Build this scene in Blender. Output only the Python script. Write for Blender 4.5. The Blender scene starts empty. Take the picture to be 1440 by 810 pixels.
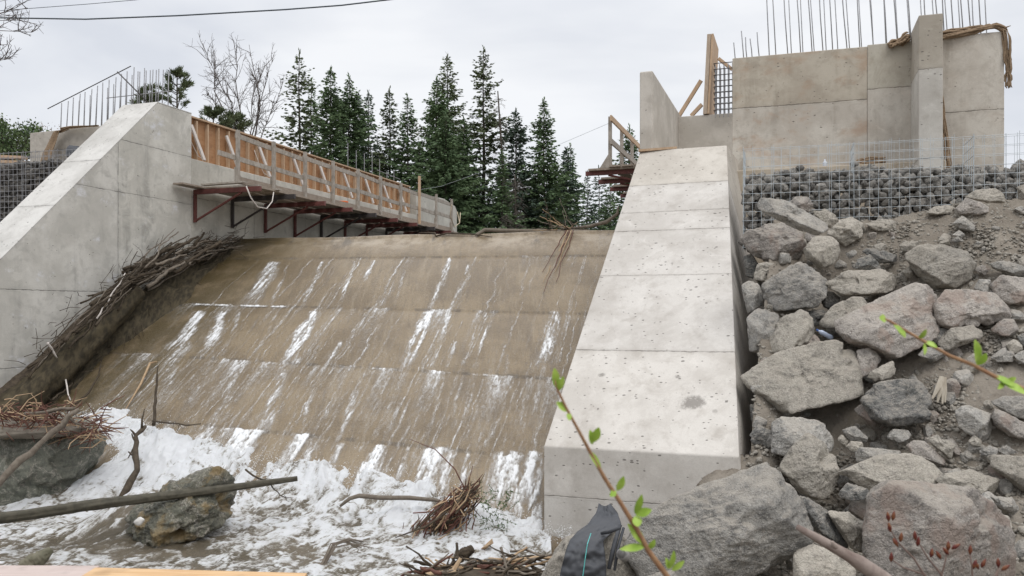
import bpy, math, random
import numpy as np
from mathutils import Vector, Matrix

random.seed(7)
RNG = np.random.default_rng(7)
SC = bpy.context.scene
COL = SC.collection
R = math.radians

# ------------------------------------------------------------------ camera, world, sun, exposure
F, U0, V0 = 1200.0, 720.0, 440.0          # focal length in photo pixels, centre column, horizon row
cam_d = bpy.data.cameras.new('camera')
cam_d.sensor_width = 36.0
cam_d.lens = F / 1440 * 36
cam_d.shift_y = (V0 - 405) / 1440
cam_d.clip_start = 0.05
cam_d.clip_end = 6000
cam_d.dof.use_dof = True
cam_d.dof.focus_distance = 13.0
cam_d.dof.aperture_fstop = 5.6
cam = bpy.data.objects.new('camera', cam_d)
COL.objects.link(cam)
cam.location = (0, 0, 0)
cam.rotation_euler = (R(90), 0, 0)
SC.camera = cam

SUN_EL, SUN_AZ = R(56), R(158)             # high, behind the camera and a little to its right, behind cloud
w = bpy.data.worlds.new('World')
SC.world = w
w.use_nodes = True
nt = w.node_tree
nt.nodes.clear()
out = nt.nodes.new('ShaderNodeOutputWorld')
sky = nt.nodes.new('ShaderNodeTexSky')
sky.sky_type = 'NISHITA'
sky.sun_disc = False
sky.sun_elevation = SUN_EL
sky.sun_rotation = SUN_AZ
bgs = nt.nodes.new('ShaderNodeBackground'); bgs.inputs[1].default_value = 0.12
nt.links.new(sky.outputs[0], bgs.inputs[0])
tc = nt.nodes.new('ShaderNodeTexCoord')
sep = nt.nodes.new('ShaderNodeSeparateXYZ'); nt.links.new(tc.outputs['Generated'], sep.inputs[0])
mp = nt.nodes.new('ShaderNodeMapping'); mp.inputs['Scale'].default_value = (1, 1, 3.2)
nt.links.new(tc.outputs['Generated'], mp.inputs[0])
no = nt.nodes.new('ShaderNodeTexNoise'); no.inputs['Scale'].default_value = 2.1; no.inputs['Detail'].default_value = 5
no.inputs['Roughness'].default_value = 0.5; no.inputs['Distortion'].default_value = 0.3
nt.links.new(mp.outputs[0], no.inputs['Vector'])
cr = nt.nodes.new('ShaderNodeValToRGB')
cr.color_ramp.elements[0].position = 0.36; cr.color_ramp.elements[0].color = (0.69, 0.715, 0.77, 1)
cr.color_ramp.elements[1].position = 0.60; cr.color_ramp.elements[1].color = (0.90, 0.91, 0.93, 1)
nt.links.new(no.outputs[0], cr.inputs[0])
# an overcast dome is about three times brighter overhead than at the horizon
mr = nt.nodes.new('ShaderNodeMapRange'); mr.interpolation_type = 'SMOOTHSTEP'
mr.inputs['From Min'].default_value = 0.28; mr.inputs['From Max'].default_value = 0.95
mr.inputs['To Min'].default_value = 1.0; mr.inputs['To Max'].default_value = 2.1
nt.links.new(sep.outputs['Z'], mr.inputs[0])
bgc = nt.nodes.new('ShaderNodeBackground')
nt.links.new(cr.outputs[0], bgc.inputs[0]); nt.links.new(mr.outputs[0], bgc.inputs[1])
mxw = nt.nodes.new('ShaderNodeMixShader'); mxw.inputs[0].default_value = 0.93
nt.links.new(bgs.outputs[0], mxw.inputs[1]); nt.links.new(bgc.outputs[0], mxw.inputs[2])
nt.links.new(mxw.outputs[0], out.inputs[0])

sd = bpy.data.lights.new('sun', 'SUN')
sd.energy = 1.0
sd.angle = R(25)
sd.color = (1.0, 0.965, 0.91)
sun = bpy.data.objects.new('sun', sd)
COL.objects.link(sun)
_sv = Vector((math.sin(SUN_AZ) * math.cos(SUN_EL), math.cos(SUN_AZ) * math.cos(SUN_EL), math.sin(SUN_EL)))
sun.rotation_euler = _sv.to_track_quat('Z', 'Y').to_euler()
sun.location = _sv * 60

SC.view_settings.view_transform = 'Standard'
SC.view_settings.look = 'None'
SC.view_settings.exposure = 0.1
SC.view_settings.gamma = 1.0
SC.view_settings.use_curve_mapping = False
SC.render.engine = 'CYCLES'
SC.cycles.max_bounces = 6
SC.cycles.transparent_max_bounces = 12

# ------------------------------------------------------------------ numeric helpers
def _hash(ix, iy, iz, seed):
    h = (ix.astype(np.int64) * 374761393 + iy.astype(np.int64) * 668265263 + iz.astype(np.int64) * 2147483647 + seed * 1274126177) & 0xFFFFFFFF
    h = ((h ^ (h >> 13)) * 1274126177) & 0xFFFFFFFF
    h = ((h ^ (h >> 16)) * 2246822519) & 0xFFFFFFFF
    return ((h ^ (h >> 15)) & 0xFFFFFF) / 8388607.5 - 1.0

def vnoise(p, seed=0):
    p = np.asarray(p, float)
    i = np.floor(p).astype(np.int64)
    f = p - i
    f = f * f * f * (f * (f * 6 - 15) + 10)
    r = 0
    for dx in (0, 1):
        wx = f[:, 0] if dx else 1 - f[:, 0]
        for dy in (0, 1):
            wy = f[:, 1] if dy else 1 - f[:, 1]
            for dz in (0, 1):
                wz = f[:, 2] if dz else 1 - f[:, 2]
                r = r + wx * wy * wz * _hash(i[:, 0] + dx, i[:, 1] + dy, i[:, 2] + dz, seed)
    return r

def fbm(p, octv=5, seed=0, gain=0.5, lac=2.03, ridged=False):
    p = np.asarray(p, float)
    a, s, r = 1.0, 0.0, 0
    for k in range(octv):
        n = vnoise(p, seed + 17 * k)
        if ridged:
            n = 1 - 2 * np.abs(n)
        r = r + a * n
        s += a
        a *= gain
        p = p * lac + 11.3
    return r / s

def sstep(a, b, x):
    t = np.clip((np.asarray(x, float) - a) / (b - a), 0, 1)
    return t * t * (3 - 2 * t)

def P(u, v, Y):
    return np.array(((u - U0) / F * Y, Y, (V0 - v) / F * Y))

# ------------------------------------------------------------------ object helpers
def tag(o, label=None, cat=None, group=None, kind=None):
    if label: o['label'] = label
    if cat: o['category'] = cat
    if group: o['group'] = group
    if kind: o['kind'] = kind
    return o

def thing(name, loc, label, cat, group=None):
    o = bpy.data.objects.new(name, None)
    COL.objects.link(o)
    o.location = tuple(float(x) for x in loc)
    o.empty_display_size = 0.2
    o['_l'] = 0
    del o['_l']
    return tag(o, label, cat, group)

def worg(o):
    v = np.zeros(3)
    while o is not None:
        v = v + np.array(o.location)
        o = o.parent
    return v

def build(name, V, Fc, mat, parent=None, loc=None, smooth=False, attrs=None, bevel=0.0):
    """V in world coordinates; the object's origin goes to loc (or its parent's)."""
    V = np.asarray(V, float)
    if parent is not None:
        org = worg(parent)
    elif loc is not None:
        org = np.asarray(loc, float)
    else:
        org = np.array((V[:, 0].mean(), V[:, 1].mean(), V[:, 2].min()))
    me = bpy.data.meshes.new(name)
    L = (V - org)
    if isinstance(Fc, np.ndarray):
        n, k = Fc.shape
        me.vertices.add(len(L)); me.vertices.foreach_set('co', L.astype(np.float32).ravel())
        me.loops.add(n * k); me.loops.foreach_set('vertex_index', Fc.astype(np.int32).ravel())
        me.polygons.add(n)
        me.polygons.foreach_set('loop_start', np.arange(0, n * k, k, dtype=np.int32))
        me.polygons.foreach_set('loop_total', np.full(n, k, dtype=np.int32))
        me.update(calc_edges=True)
    else:
        me.from_pydata([tuple(x) for x in L], [], [tuple(f) for f in Fc])
        me.update()
    me.validate()
    if smooth:
        me.polygons.foreach_set('use_smooth', np.ones(len(me.polygons), bool))
    if attrs:
        for k, a in attrs.items():
            at = me.attributes.new(k, 'FLOAT', 'POINT')
            at.data.foreach_set('value', np.asarray(a, np.float32))
    if mat:
        me.materials.append(mat)
    o = bpy.data.objects.new(name, me)
    COL.objects.link(o)
    if parent is not None:
        o.parent = parent
    else:
        o.location = org
    if bevel:
        b = o.modifiers.new('bevel', 'BEVEL')
        b.width = bevel; b.segments = 2; b.limit_method = 'ANGLE'; b.angle_limit = R(25)
    return o

class MB:
    def __init__(self): self.V, self.F = [], []
    def add(self, V, Fc):
        k = len(self.V)
        self.V.extend([tuple(map(float, v)) for v in V])
        self.F.extend([tuple(int(i) + k for i in f) for f in Fc])
        return self
    def box(self, c, ax, h):
        """centre c, three axes, three half sizes"""
        c = np.asarray(c, float)
        ax = [np.asarray(a, float) / np.linalg.norm(a) for a in ax]
        if np.dot(np.cross(ax[0], ax[1]), ax[2]) < 0: ax[2] = -ax[2]
        V = [c + sx * ax[0] * h[0] + sy * ax[1] * h[1] + sz * ax[2] * h[2] for sx in (-1, 1) for sy in (-1, 1) for sz in (-1, 1)]
        return self.add(V, [(0, 1, 3, 2), (4, 6, 7, 5), (0, 4, 5, 1), (2, 3, 7, 6), (0, 2, 6, 4), (1, 5, 7, 3)])
    def bar(self, a, b, wd, th, up=(0, 0, 1)):
        a, b = np.asarray(a, float), np.asarray(b, float)
        d = b - a
        n = d / np.linalg.norm(d)
        s = np.cross(n, np.asarray(up, float))
        if np.linalg.norm(s) < 1e-4: s = np.cross(n, (1, 0, 0))
        s /= np.linalg.norm(s)
        t = np.cross(s, n)
        return self.box((a + b) / 2, (n, s, t), (np.linalg.norm(d) / 2, wd / 2, th / 2))
    def tube(self, pts, rad, sides=6, cap=True):
        pts = [np.asarray(p, float) for p in pts]
        n = len(pts)
        if np.isscalar(rad): rad = [rad] * n
        k0 = len(self.V)
        prev = None
        for i in range(n):
            d = pts[min(i + 1, n - 1)] - pts[max(i - 1, 0)]
            d = d / (np.linalg.norm(d) + 1e-9)
            if prev is None:
                s = np.cross(d, (0, 0, 1))
                if np.linalg.norm(s) < 0.05: s = np.cross(d, (1, 0, 0))
            else:
                s = prev - d * np.dot(prev, d)
            s = s / (np.linalg.norm(s) + 1e-9)
            prev = s
            t = np.cross(d, s)
            for j in range(sides):
                a = 2 * math.pi * j / sides
                self.V.append(tuple(pts[i] + rad[i] * (math.cos(a) * s + math.sin(a) * t)))
        for i in range(n - 1):
            for j in range(sides):
                a, b = k0 + i * sides + j, k0 + i * sides + (j + 1) % sides
                self.F.append((a, b, b + sides, a + sides))
        if cap:
            self.F.append(tuple(k0 + j for j in reversed(range(sides))))
            self.F.append(tuple(k0 + (n - 1) * sides + j for j in range(sides)))
        return self
    def prism(self, poly, vec):
        """closed polygon of 3-D points pushed along vec"""
        poly = [np.asarray(p, float) for p in poly]
        vec = np.asarray(vec, float)
        n = len(poly)
        nn = sum(np.cross(poly[i], poly[(i + 1) % n]) for i in range(n))
        if np.dot(nn, vec) > 0: poly = poly[::-1]
        V = poly + [p + vec for p in poly]
        Fc = [tuple(range(n)), tuple(range(2 * n - 1, n - 1, -1))]
        Fc += [(i, n + i, n + (i + 1) % n, (i + 1) % n) for i in range(n)]
        return self.add(V, Fc)
    def out(self, name, mat, parent=None, loc=None, smooth=False, bevel=0.0):
        return build(name, np.array(self.V), self.F, mat, parent, loc, smooth, None, bevel)

def grid_faces(nx, ny):
    i = np.arange(nx * ny).reshape(ny, nx)
    return np.stack([i[:-1, :-1].ravel(), i[:-1, 1:].ravel(), i[1:, 1:].ravel(), i[1:, :-1].ravel()], 1)

def convex(pts):
    import bmesh
    bm = bmesh.new()
    for p in pts: bm.verts.new(tuple(map(float, p)))
    bmesh.ops.convex_hull(bm, input=bm.verts)
    bmesh.ops.dissolve_limit(bm, angle_limit=0.02, verts=bm.verts, edges=bm.edges)
    bm.verts.index_update()
    V = [tuple(v.co) for v in bm.verts]
    Fc = [tuple(v.index for v in f.verts) for f in bm.faces]
    bm.free()
    return V, Fc

_ICO = {}
def ico(sub):
    if sub not in _ICO:
        import bmesh
        bm = bmesh.new()
        bmesh.ops.create_icosphere(bm, subdivisions=sub, radius=1)
        bm.verts.index_update()
        _ICO[sub] = (np.array([v.co[:] for v in bm.verts]), np.array([[v.index for v in f.verts] for f in bm.faces]))
        bm.free()
    return _ICO[sub]

# ------------------------------------------------------------------ materials
class Mat:
    def __init__(self, name, rough=0.8, spec=0.3):
        self.m = bpy.data.materials.new(name)
        self.m.use_nodes = True
        self.nt = self.m.node_tree
        self.b = self.nt.nodes['Principled BSDF']
        self.b.inputs['Roughness'].default_value = rough
        self.b.inputs['Specular IOR Level'].default_value = spec
        self.geo = self.nt.nodes.new('ShaderNodeNewGeometry')
        self.pos = self.geo.outputs['Position']
    def n(self, t): return self.nt.nodes.new(t)
    def l(self, a, b): self.nt.links.new(a, b)
    def setin(self, sock, v):
        if isinstance(v, bpy.types.NodeSocket): self.l(v, sock)
        else:
            if sock.type == 'RGBA' and not np.isscalar(v) and len(v) == 3: v = (*v, 1)
            sock.default_value = v
    def scaled(self, s, src=None, off=(0, 0, 0)):
        mp = self.n('ShaderNodeMapping')
        mp.inputs['Scale'].default_value = s; mp.inputs['Location'].default_value = off
        self.l(src or self.pos, mp.inputs[0]); return mp.outputs[0]
    def noise(self, scale, det=4, rough=0.55, src=None, dist=0.0):
        n = self.n('ShaderNodeTexNoise')
        n.inputs['Scale'].default_value = scale; n.inputs['Detail'].default_value = det
        n.inputs['Roughness'].default_value = rough; n.inputs['Distortion'].default_value = dist
        self.l(src or self.pos, n.inputs['Vector']); return n.outputs[0]
    def voro(self, scale, src=None, feat='F1'):
        n = self.n('ShaderNodeTexVoronoi'); n.feature = feat
        n.inputs['Scale'].default_value = scale
        self.l(src or self.pos, n.inputs['Vector']); return n
    def math(self, op, a, b=0.0, c=None, clamp=False):
        n = self.n('ShaderNodeMath'); n.operation = op; n.use_clamp = clamp
        self.setin(n.inputs[0], a); self.setin(n.inputs[1], b)
        if c is not None: self.setin(n.inputs[2], c)
        return n.outputs[0]
    def step(self, x, a, b, lo=0.0, hi=1.0):
        n = self.n('ShaderNodeMapRange'); n.interpolation_type = 'SMOOTHSTEP'
        n.inputs['From Min'].default_value = a; n.inputs['From Max'].default_value = b
        n.inputs['To Min'].default_value = lo; n.inputs['To Max'].default_value = hi
        self.l(x, n.inputs[0]); return n.outputs[0]
    def mix(self, f, a, b, mode='MIX'):
        n = self.n('ShaderNodeMix'); n.data_type = 'RGBA'; n.blend_type = mode
        self.setin(n.inputs[0], f); self.setin(n.inputs[6], a); self.setin(n.inputs[7], b)
        return n.outputs[2]
    def dot(self, v, src=None):
        n = self.n('ShaderNodeVectorMath'); n.operation = 'DOT_PRODUCT'
        self.l(src or self.pos, n.inputs[0]); n.inputs[1].default_value = v
        return n.outputs['Value']
    def attr(self, name):
        n = self.n('ShaderNodeAttribute'); n.attribute_name = name; return n.outputs['Fac']
    def rand(self):
        return self.n('ShaderNodeObjectInfo').outputs['Random']
    def col(self, c): self.setin(self.b.inputs['Base Color'], c)
    def bump(self, h, strength=0.3, dist=0.02):
        n = self.n('ShaderNodeBump'); n.inputs['Strength'].default_value = strength; n.inputs['Distance'].default_value = dist
        self.l(h, n.inputs['Height']); self.l(n.outputs[0], self.b.inputs['Normal'])

def concrete(name, c1, c2, dark, joints=(), pores=1.0, streak=0.5, tint=(), porescale=11.0, tie=0.0, white=0.0, rust=0.0, spots=()):
    """c1/c2 mottling, dark stain colour; joints (nx,ny,nz,offset,halfwidth); tint (nx,ny,nz,offset,factor) beyond that plane"""
    M = Mat(name, 0.85, 0.25)
    big = M.noise(0.9, 5, 0.6)
    c = M.mix(M.step(big, 0.4, 0.6), tuple(x * .93 for x in c1), c2)
    mid = M.noise(4.5, 5, 0.65)
    blot = M.noise(1.9, 7, 0.72, M.scaled((1, 1, 1.25), off=(3, 8, 5)), 0.7)
    c = M.mix(M.math('MULTIPLY', M.step(blot, 0.5, 0.62), 0.25 + 0.45 * streak), c, tuple(0.45 * x + 0.55 * y for x, y in zip(c1, dark)))
    c = M.mix(M.math('MULTIPLY', M.step(blot, 0.44, 0.34), 0.35), c, tuple(min(.7, x * 1.16) for x in c2))
    c = M.mix(M.math('MULTIPLY', M.step(mid, 0.5, 0.72), 0.42), c, dark)
    st = M.noise(3.0, 4, 0.6, M.scaled((1, 1, 0.10)))
    c = M.mix(M.math('MULTIPLY', M.math('MULTIPLY', M.step(st, 0.5, 0.68), M.step(blot, 0.36, 0.6)), streak * 1.2), c, dark)
    for (a, b, d, o, f) in tint:
        wob = M.math('ADD', M.dot((a, b, d)), M.math('MULTIPLY', M.math('SUBTRACT', M.noise(3, 3), 0.5), 0.05))
        c = M.mix(M.step(wob, o - 0.01, o + 0.01), c, M.mix(1.0, c, (f, f, f) if np.isscalar(f) else f, 'MULTIPLY'))
    if rust:
        c = M.mix(M.math('MULTIPLY', M.step(M.noise(1.7, 5, 0.6, M.scaled((1, 1, 1.6), off=(5, 3, 1))), 0.5, 0.72), rust), c, (0.36, 0.21, 0.12))
    if white:
        c = M.mix(M.math('MULTIPLY', M.step(M.noise(1.6, 6, 0.7, M.scaled((1, 1, 1.5), off=(2, 7, 3))), 0.58, 0.7), white), c, (0.62, 0.62, 0.64))
    fine = M.noise(60, 3, 0.6)
    c = M.mix(M.math('MULTIPLY', M.step(fine, 0.45, 0.7), 0.18), c, dark)
    for (pt, rad_, sx, amt) in spots:
        vm = M.n('ShaderNodeVectorMath'); vm.operation = 'SUBTRACT'
        M.l(M.pos, vm.inputs[0]); vm.inputs[1].default_value = tuple(map(float, pt))
        sc_ = M.n('ShaderNodeVectorMath'); sc_.operation = 'LENGTH'
        M.l(M.scaled((1 / sx, 1, 1), vm.outputs[0]), sc_.inputs[0])
        dd_ = M.math('ADD', sc_.outputs['Value'], M.math('MULTIPLY', M.math('SUBTRACT', M.noise(14, 4, .7), .5), rad_ * 1.6))
        c = M.mix(M.math('MULTIPLY', M.step(dd_, rad_, rad_ * .35), amt), c, tuple(x * .5 for x in dark))
    hole = None
    if pores:
        clus = M.step(M.noise(2.3, 4, 0.7, M.scaled((1, 1, 1), off=(9, 1, 6))), 0.36, 0.62, 0.35, 1.15)
        v = M.voro(porescale, M.scaled((0.75, 1, 1.5)))
        sepc = M.n('ShaderNodeSeparateColor'); M.l(v.outputs['Color'], sepc.inputs[0])
        lim = M.math('MULTIPLY', M.math('MULTIPLY', M.math('SUBTRACT', sepc.outputs[0], 0.5), 0.20 * pores), clus)
        inside = M.math('SUBTRACT', lim, v.outputs['Distance'])
        hole = M.step(inside, -0.02, 0.04)
        v2 = M.voro(porescale * 2.3, M.scaled((0.7, 1, 1.6)))
        sep2 = M.n('ShaderNodeSeparateColor'); M.l(v2.outputs['Color'], sep2.inputs[0])
        h2 = M.step(M.math('SUBTRACT', M.math('MULTIPLY', M.math('MULTIPLY', M.math('SUBTRACT', sep2.outputs[0], 0.4), 0.34 * pores), clus), v2.outputs['Distance']), -0.02, 0.05)
        hole = M.math('MAXIMUM', hole, h2)
        c = M.mix(M.math('MULTIPLY', hole, 0.75), c, tuple(x * 0.35 for x in dark))
    if tie:
        v = M.voro(tie)
        h3 = M.step(v.outputs['Distance'], 0.055, 0.035)
        hole = M.math('MAXIMUM', hole, h3) if hole is not None else h3
        c = M.mix(M.math('MULTIPLY', h3, 0.75), c, (0.07, 0.065, 0.06))
    jm = None
    wobn = M.math('MULTIPLY', M.math('SUBTRACT', M.noise(6, 6, 0.7), 0.5), 0.05)
    for (a, b, d, o, hw) in joints:
        x = M.math('ABSOLUTE', M.math('ADD', M.math('SUBTRACT', M.dot((a, b, d)), o), wobn))
        k = M.step(x, hw * 1.6, hw * 0.4)
        jm = k if jm is None else M.math('MAXIMUM', jm, k)
        soft = M.math('MULTIPLY', M.step(x, hw * 9, hw), M.math('MULTIPLY', mid, 0.45))
        c = M.mix(soft, c, dark)
    if jm is not None:
        c = M.mix(M.math('MULTIPLY', jm, M.step(mid, 0.35, 0.6, 0.1, 0.8)), c, tuple(x * 0.45 for x in dark))
    M.col(c)
    h = M.math('MULTIPLY_ADD', mid, 0.5, M.math('MULTIPLY', fine, 0.35))
    if hole is not None: h = M.math('SUBTRACT', h, M.math('MULTIPLY', hole, 0.9))
    if jm is not None: h = M.math('SUBTRACT', h, M.math('MULTIPLY', jm, 1.2))
    M.bump(h, 0.55, 0.012)
    return M.m

def wood(name, c1, c2, stretch=(1, 1, 1), scale=9, rough=0.75, knots=0.25):
    M = Mat(name, rough, 0.25)
    src = M.scaled(stretch)
    g = M.noise(scale, 5, 0.6, src, 0.4)
    c = M.mix(M.step(g, 0.32, 0.68), c1, c2)
    c = M.mix(M.math('MULTIPLY', M.step(M.noise(5, 4), 0.52, 0.75), knots), c, tuple(x * 0.4 for x in c1))
    r = M.rand()
    c = M.mix(M.math('MULTIPLY', r, 0.35), c, tuple(x * 0.62 for x in c2))
    M.col(c); M.bump(g, 0.35, 0.006)
    return M.m

def plain(name, c, rough=0.6, spec=0.4, metal=0.0, var=0.25, scale=12):
    M = Mat(name, rough, spec)
    M.b.inputs['Metallic'].default_value = metal
    g = M.noise(scale, 4, 0.6)
    M.col(M.mix(M.math('MULTIPLY', M.step(g, 0.4, 0.7), var), c, tuple(x * 0.45 for x in c)))
    M.bump(g, 0.15, 0.004)
    return M.m

def rockmat(name, a, b, dk, dust=0.55, pink=None, band=0.0, wet=False):
    M = Mat(name, 0.85 if not wet else 0.4, 0.25 if not wet else 0.45)
    oi = M.n('ShaderNodeObjectInfo')
    rot = M.n('ShaderNodeVectorRotate'); rot.rotation_type = 'EULER_XYZ'
    M.l(M.pos, rot.inputs['Vector'])
    cmb = M.n('ShaderNodeCombineXYZ')
    for i, k in enumerate((6.0, 9.0, 13.0)): M.l(M.math('MULTIPLY', oi.outputs['Random'], k), cmb.inputs[i])
    M.l(cmb.outputs[0], rot.inputs['Rotation'])
    src = rot.outputs[0]
    n1 = M.noise(2.2, 7, 0.68, src, 0.6)
    n2 = M.noise(13, 5, 0.7, src)
    n3 = M.noise(55, 3, 0.6, src)
    bsrc = M.scaled((1, 1, 5), src)
    nb = M.noise(3.2, 5, 0.65, bsrc, 0.8)
    c = M.mix(M.step(n1, 0.36, 0.62), a, b)
    c = M.mix(M.math('MULTIPLY', M.step(nb, 0.48, 0.68), band), c, dk)
    c = M.mix(M.math('MULTIPLY', M.step(n2, 0.5, 0.66), 0.72), c, dk)
    c = M.mix(M.math('MULTIPLY', M.step(n2, 0.44, 0.33), 0.45), c, tuple(min(1, x * 1.35) for x in b))
    vein = M.math('ABSOLUTE', M.math('SUBTRACT', M.noise(1.6, 6, 0.7, src, 1.2), 0.5))
    c = M.mix(M.math('MULTIPLY', M.step(vein, 0.016, 0.004), 0.5), c, (0.42, 0.38, 0.33))
    c = M.mix(M.math('MULTIPLY', M.step(n3, 0.56, 0.72), 0.55), c, tuple(min(1, x * 1.75) for x in b))
    c = M.mix(M.math('MULTIPLY', M.step(n3, 0.44, 0.3), 0.5), c, tuple(x * 0.6 for x in dk))
    if pink is not None:
        c = M.mix(M.math('MULTIPLY', M.step(M.noise(2.6, 5, 0.6, M.scaled((1, 1, 1), src, (4, 2, 9)), 0.5), 0.48, 0.62), 0.7), c, pink)
    tone = M.math('MULTIPLY_ADD', oi.outputs['Random'], 0.42, 0.80)
    tcol = M.n('ShaderNodeCombineColor')
    for i in range(3): M.l(tone, tcol.inputs[i])
    c = M.mix(1.0, c, tcol.outputs[0], 'MULTIPLY')
    if dust:
        sp = M.n('ShaderNodeSeparateXYZ'); M.l(M.geo.outputs['Normal'], sp.inputs[0])
        dm = M.step(M.math('ADD', sp.outputs['Z'], M.math('MULTIPLY', M.math('SUBTRACT', M.noise(4, 5, 0.65), 0.5), 1.3)), 0.3, 0.95)
        c = M.mix(M.math('MULTIPLY', dm, dust), c, (0.385, 0.345, 0.29))
    M.col(c)
    h = M.math('MULTIPLY_ADD', n2, 0.8, M.math('MULTIPLY', n3, 0.35))
    h = M.math('MULTIPLY_ADD', nb, 0.25, h)
    vcr = M.voro(5.0, M.scaled((1, 1, 1.8), src), 'DISTANCE_TO_EDGE')
    crack = M.step(vcr.outputs['Distance'], 0.03, 0.0)
    h = M.math('SUBTRACT', h, M.math('MULTIPLY', M.math('MULTIPLY', crack, M.step(n1, 0.52, 0.62)), 0.15))
    M.bump(h, 1.0, 0.05)
    return M.m

# ------------------------------------------------------------------ site frames
TH = math.atan(0.342)
WN = np.array((math.cos(TH), -math.sin(TH), 0)); WT = np.array((math.sin(TH), math.cos(TH), 0)); UZ = np.array((0, 0, 1.0))
def W(n, a, z): return WN * n + WT * a + UZ * z
CQ = np.array((-6.95, 21.4, 0)); CC = np.array((0.968, -0.2513, 0)); CD = np.array((-0.2513, -0.968, 0))
CZ, SL = 1.85, 0.64
def S(s, q, z): return CQ + CC * s + CD * q + UZ * z
def slope_at(s): return 0.578 + 0.0085 * np.clip(s, -1, 10.5)
def face_z(q, s=7.7): return CZ - slope_at(s) * q
def spill(u, v, lift=0.0):
    r = np.array(((u - U0) / F, 1.0, (V0 - v) / F))
    sl = SL
    for _ in range(8):
        a = CZ + sl * np.dot(CQ, CD); k = r[2] + sl * np.dot(r, CD)
        p = r * (a / k)
        sl = float(slope_at(np.dot(p - CQ, CC)))
    nrm = np.array((CD[0] * SL, CD[1] * SL, 1.0)); nrm /= np.linalg.norm(nrm)
    return p + nrm * lift
def sq(p):
    d = np.asarray(p) - CQ
    return float(np.dot(d, CC)), float(np.dot(d, CD))
SPN = np.array((CD[0] * SL, CD[1] * SL, 1.0)); SPN /= np.linalg.norm(SPN)
G0 = np.array((3.93, 14.5, 0)); GE = np.array((0.952, -0.307, 0)); GQ = np.array((-0.307, -0.952, 0))
def G(e, q, z): return G0 + GE * e + GQ * q + UZ * z

_toe = [sq(spill(u, v)) for u, v in ((150, 588), (330, 642), (430, 660), (600, 692), (765, 745))]
TOE_S = [-3] + [t[0] for t in _toe] + [12]
TOE_Q = [_toe[0][1] - .2] + [t[1] for t in _toe] + [_toe[-1][1] + .25]
WL = -3.02
def water_z(X, Y):
    s = (X - CQ[0]) * CC[0] + (Y - CQ[1]) * CC[1]
    q = (X - CQ[0]) * CD[0] + (Y - CQ[1]) * CD[1]
    qt = np.interp(s, TOE_S, TOE_Q)
    dq = q - qt
    zt = face_z(qt, s) + 0.03
    L = np.interp(s, [0, 4, 8], [1.35, 0.95, 0.7])
    z = WL + np.maximum(zt - WL, 0) * sstep(-.35, .85, s - .55 * np.maximum(dq, 0)) * np.exp(-np.maximum(dq, 0) / L)
    return z, s, q, dq

def bank_z(X, Y):
    """height of the right-hand bank and of the bank the camera stands on"""
    d0, d1 = X - G0[0], Y - G0[1]
    q = d0 * GQ[0] + d1 * GQ[1]
    e = d0 * GE[0] + d1 * GE[1]
    hump = 0.22 * np.exp(-((e - 3.6) / 1.3) ** 2) + 0.06 * np.sin(e * 2.1)
    zr = np.where(q < 0, 1.5 + hump, np.where(q < 3.74, 1.5 + hump * (1 - q / 3.74) - 0.93 * q, -1.98 - 0.25 * (q - 3.74)))
    zn = np.where(Y < 3.9, -1.25, -1.25 - 0.33 * (Y - 3.9))
    zr = np.where(Y < 8.3, np.minimum(np.maximum(zr, -2.75), zn) if True else zr, zr)
    zl = np.where(Y < 3.9, -1.25, np.maximum(-1.25 - 0.62 * (Y - 3.9), -3.7))
    k = sstep(0.0, 1.15, X - 0.0 + 0.06 * (8 - Y))
    return zl * (1 - k) + zr * k

def shown_bank_z(X, Y):
    z = bank_z(X, Y)
    d0, d1 = X - G0[0], Y - G0[1]
    q = d0 * GQ[0] + d1 * GQ[1]; e = d0 * GE[0] + d1 * GE[1]
    hol = sstep(0.15, 0.5, q) * (1 - sstep(5.0, 6.0, q))
    df = X - (3.0 + 0.4 * (Y - 10.9))
    z = z - hol * (0.12 * sstep(.1, .5, df) + 0.58 * (1 - sstep(1.2, 2.6, e - 0.12 * q)) * sstep(0.3, 0.8, df))
    z = z + 0.22 * np.exp(-(np.maximum(df, 0) / .28) ** 2) * sstep(-.25, -.1, df) * sstep(0.3, .8, q) * (1 - sstep(3.0, 3.5, q))
    # bank edge dropping to the river in front of the wing wall
    edge = (1 - sstep(1.5, 2.7, X)) * sstep(8.5, 9.3, Y)
    z = z - 1.5 * edge
    inside = (Y > 10.0) & (X < 3.02 + 0.4 * (Y - 10.9)) & (Y > 12.0 - 0.366 * (X - 0.44))
    return np.where(inside, -4.4, z)

def ray_shown(u, v, y0=6.5, y1=16.0):
    ys = np.arange(y0, y1, 0.01)
    X = (u - U0) / F * ys; Z = (V0 - v) / F * ys
    hit = np.nonzero(shown_bank_z(X, ys) > Z)[0]
    return float(ys[hit[0]]) if len(hit) else None

def ray_bank(u, v, y0=3.95, y1=16.0):
    ys = np.arange(y0, y1, 0.01)
    X = (u - U0) / F * ys; Z = (V0 - v) / F * ys
    hit = np.nonzero(bank_z(X, ys) > Z)[0]
    return float(ys[hit[0]]) if len(hit) else 12.0

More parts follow.
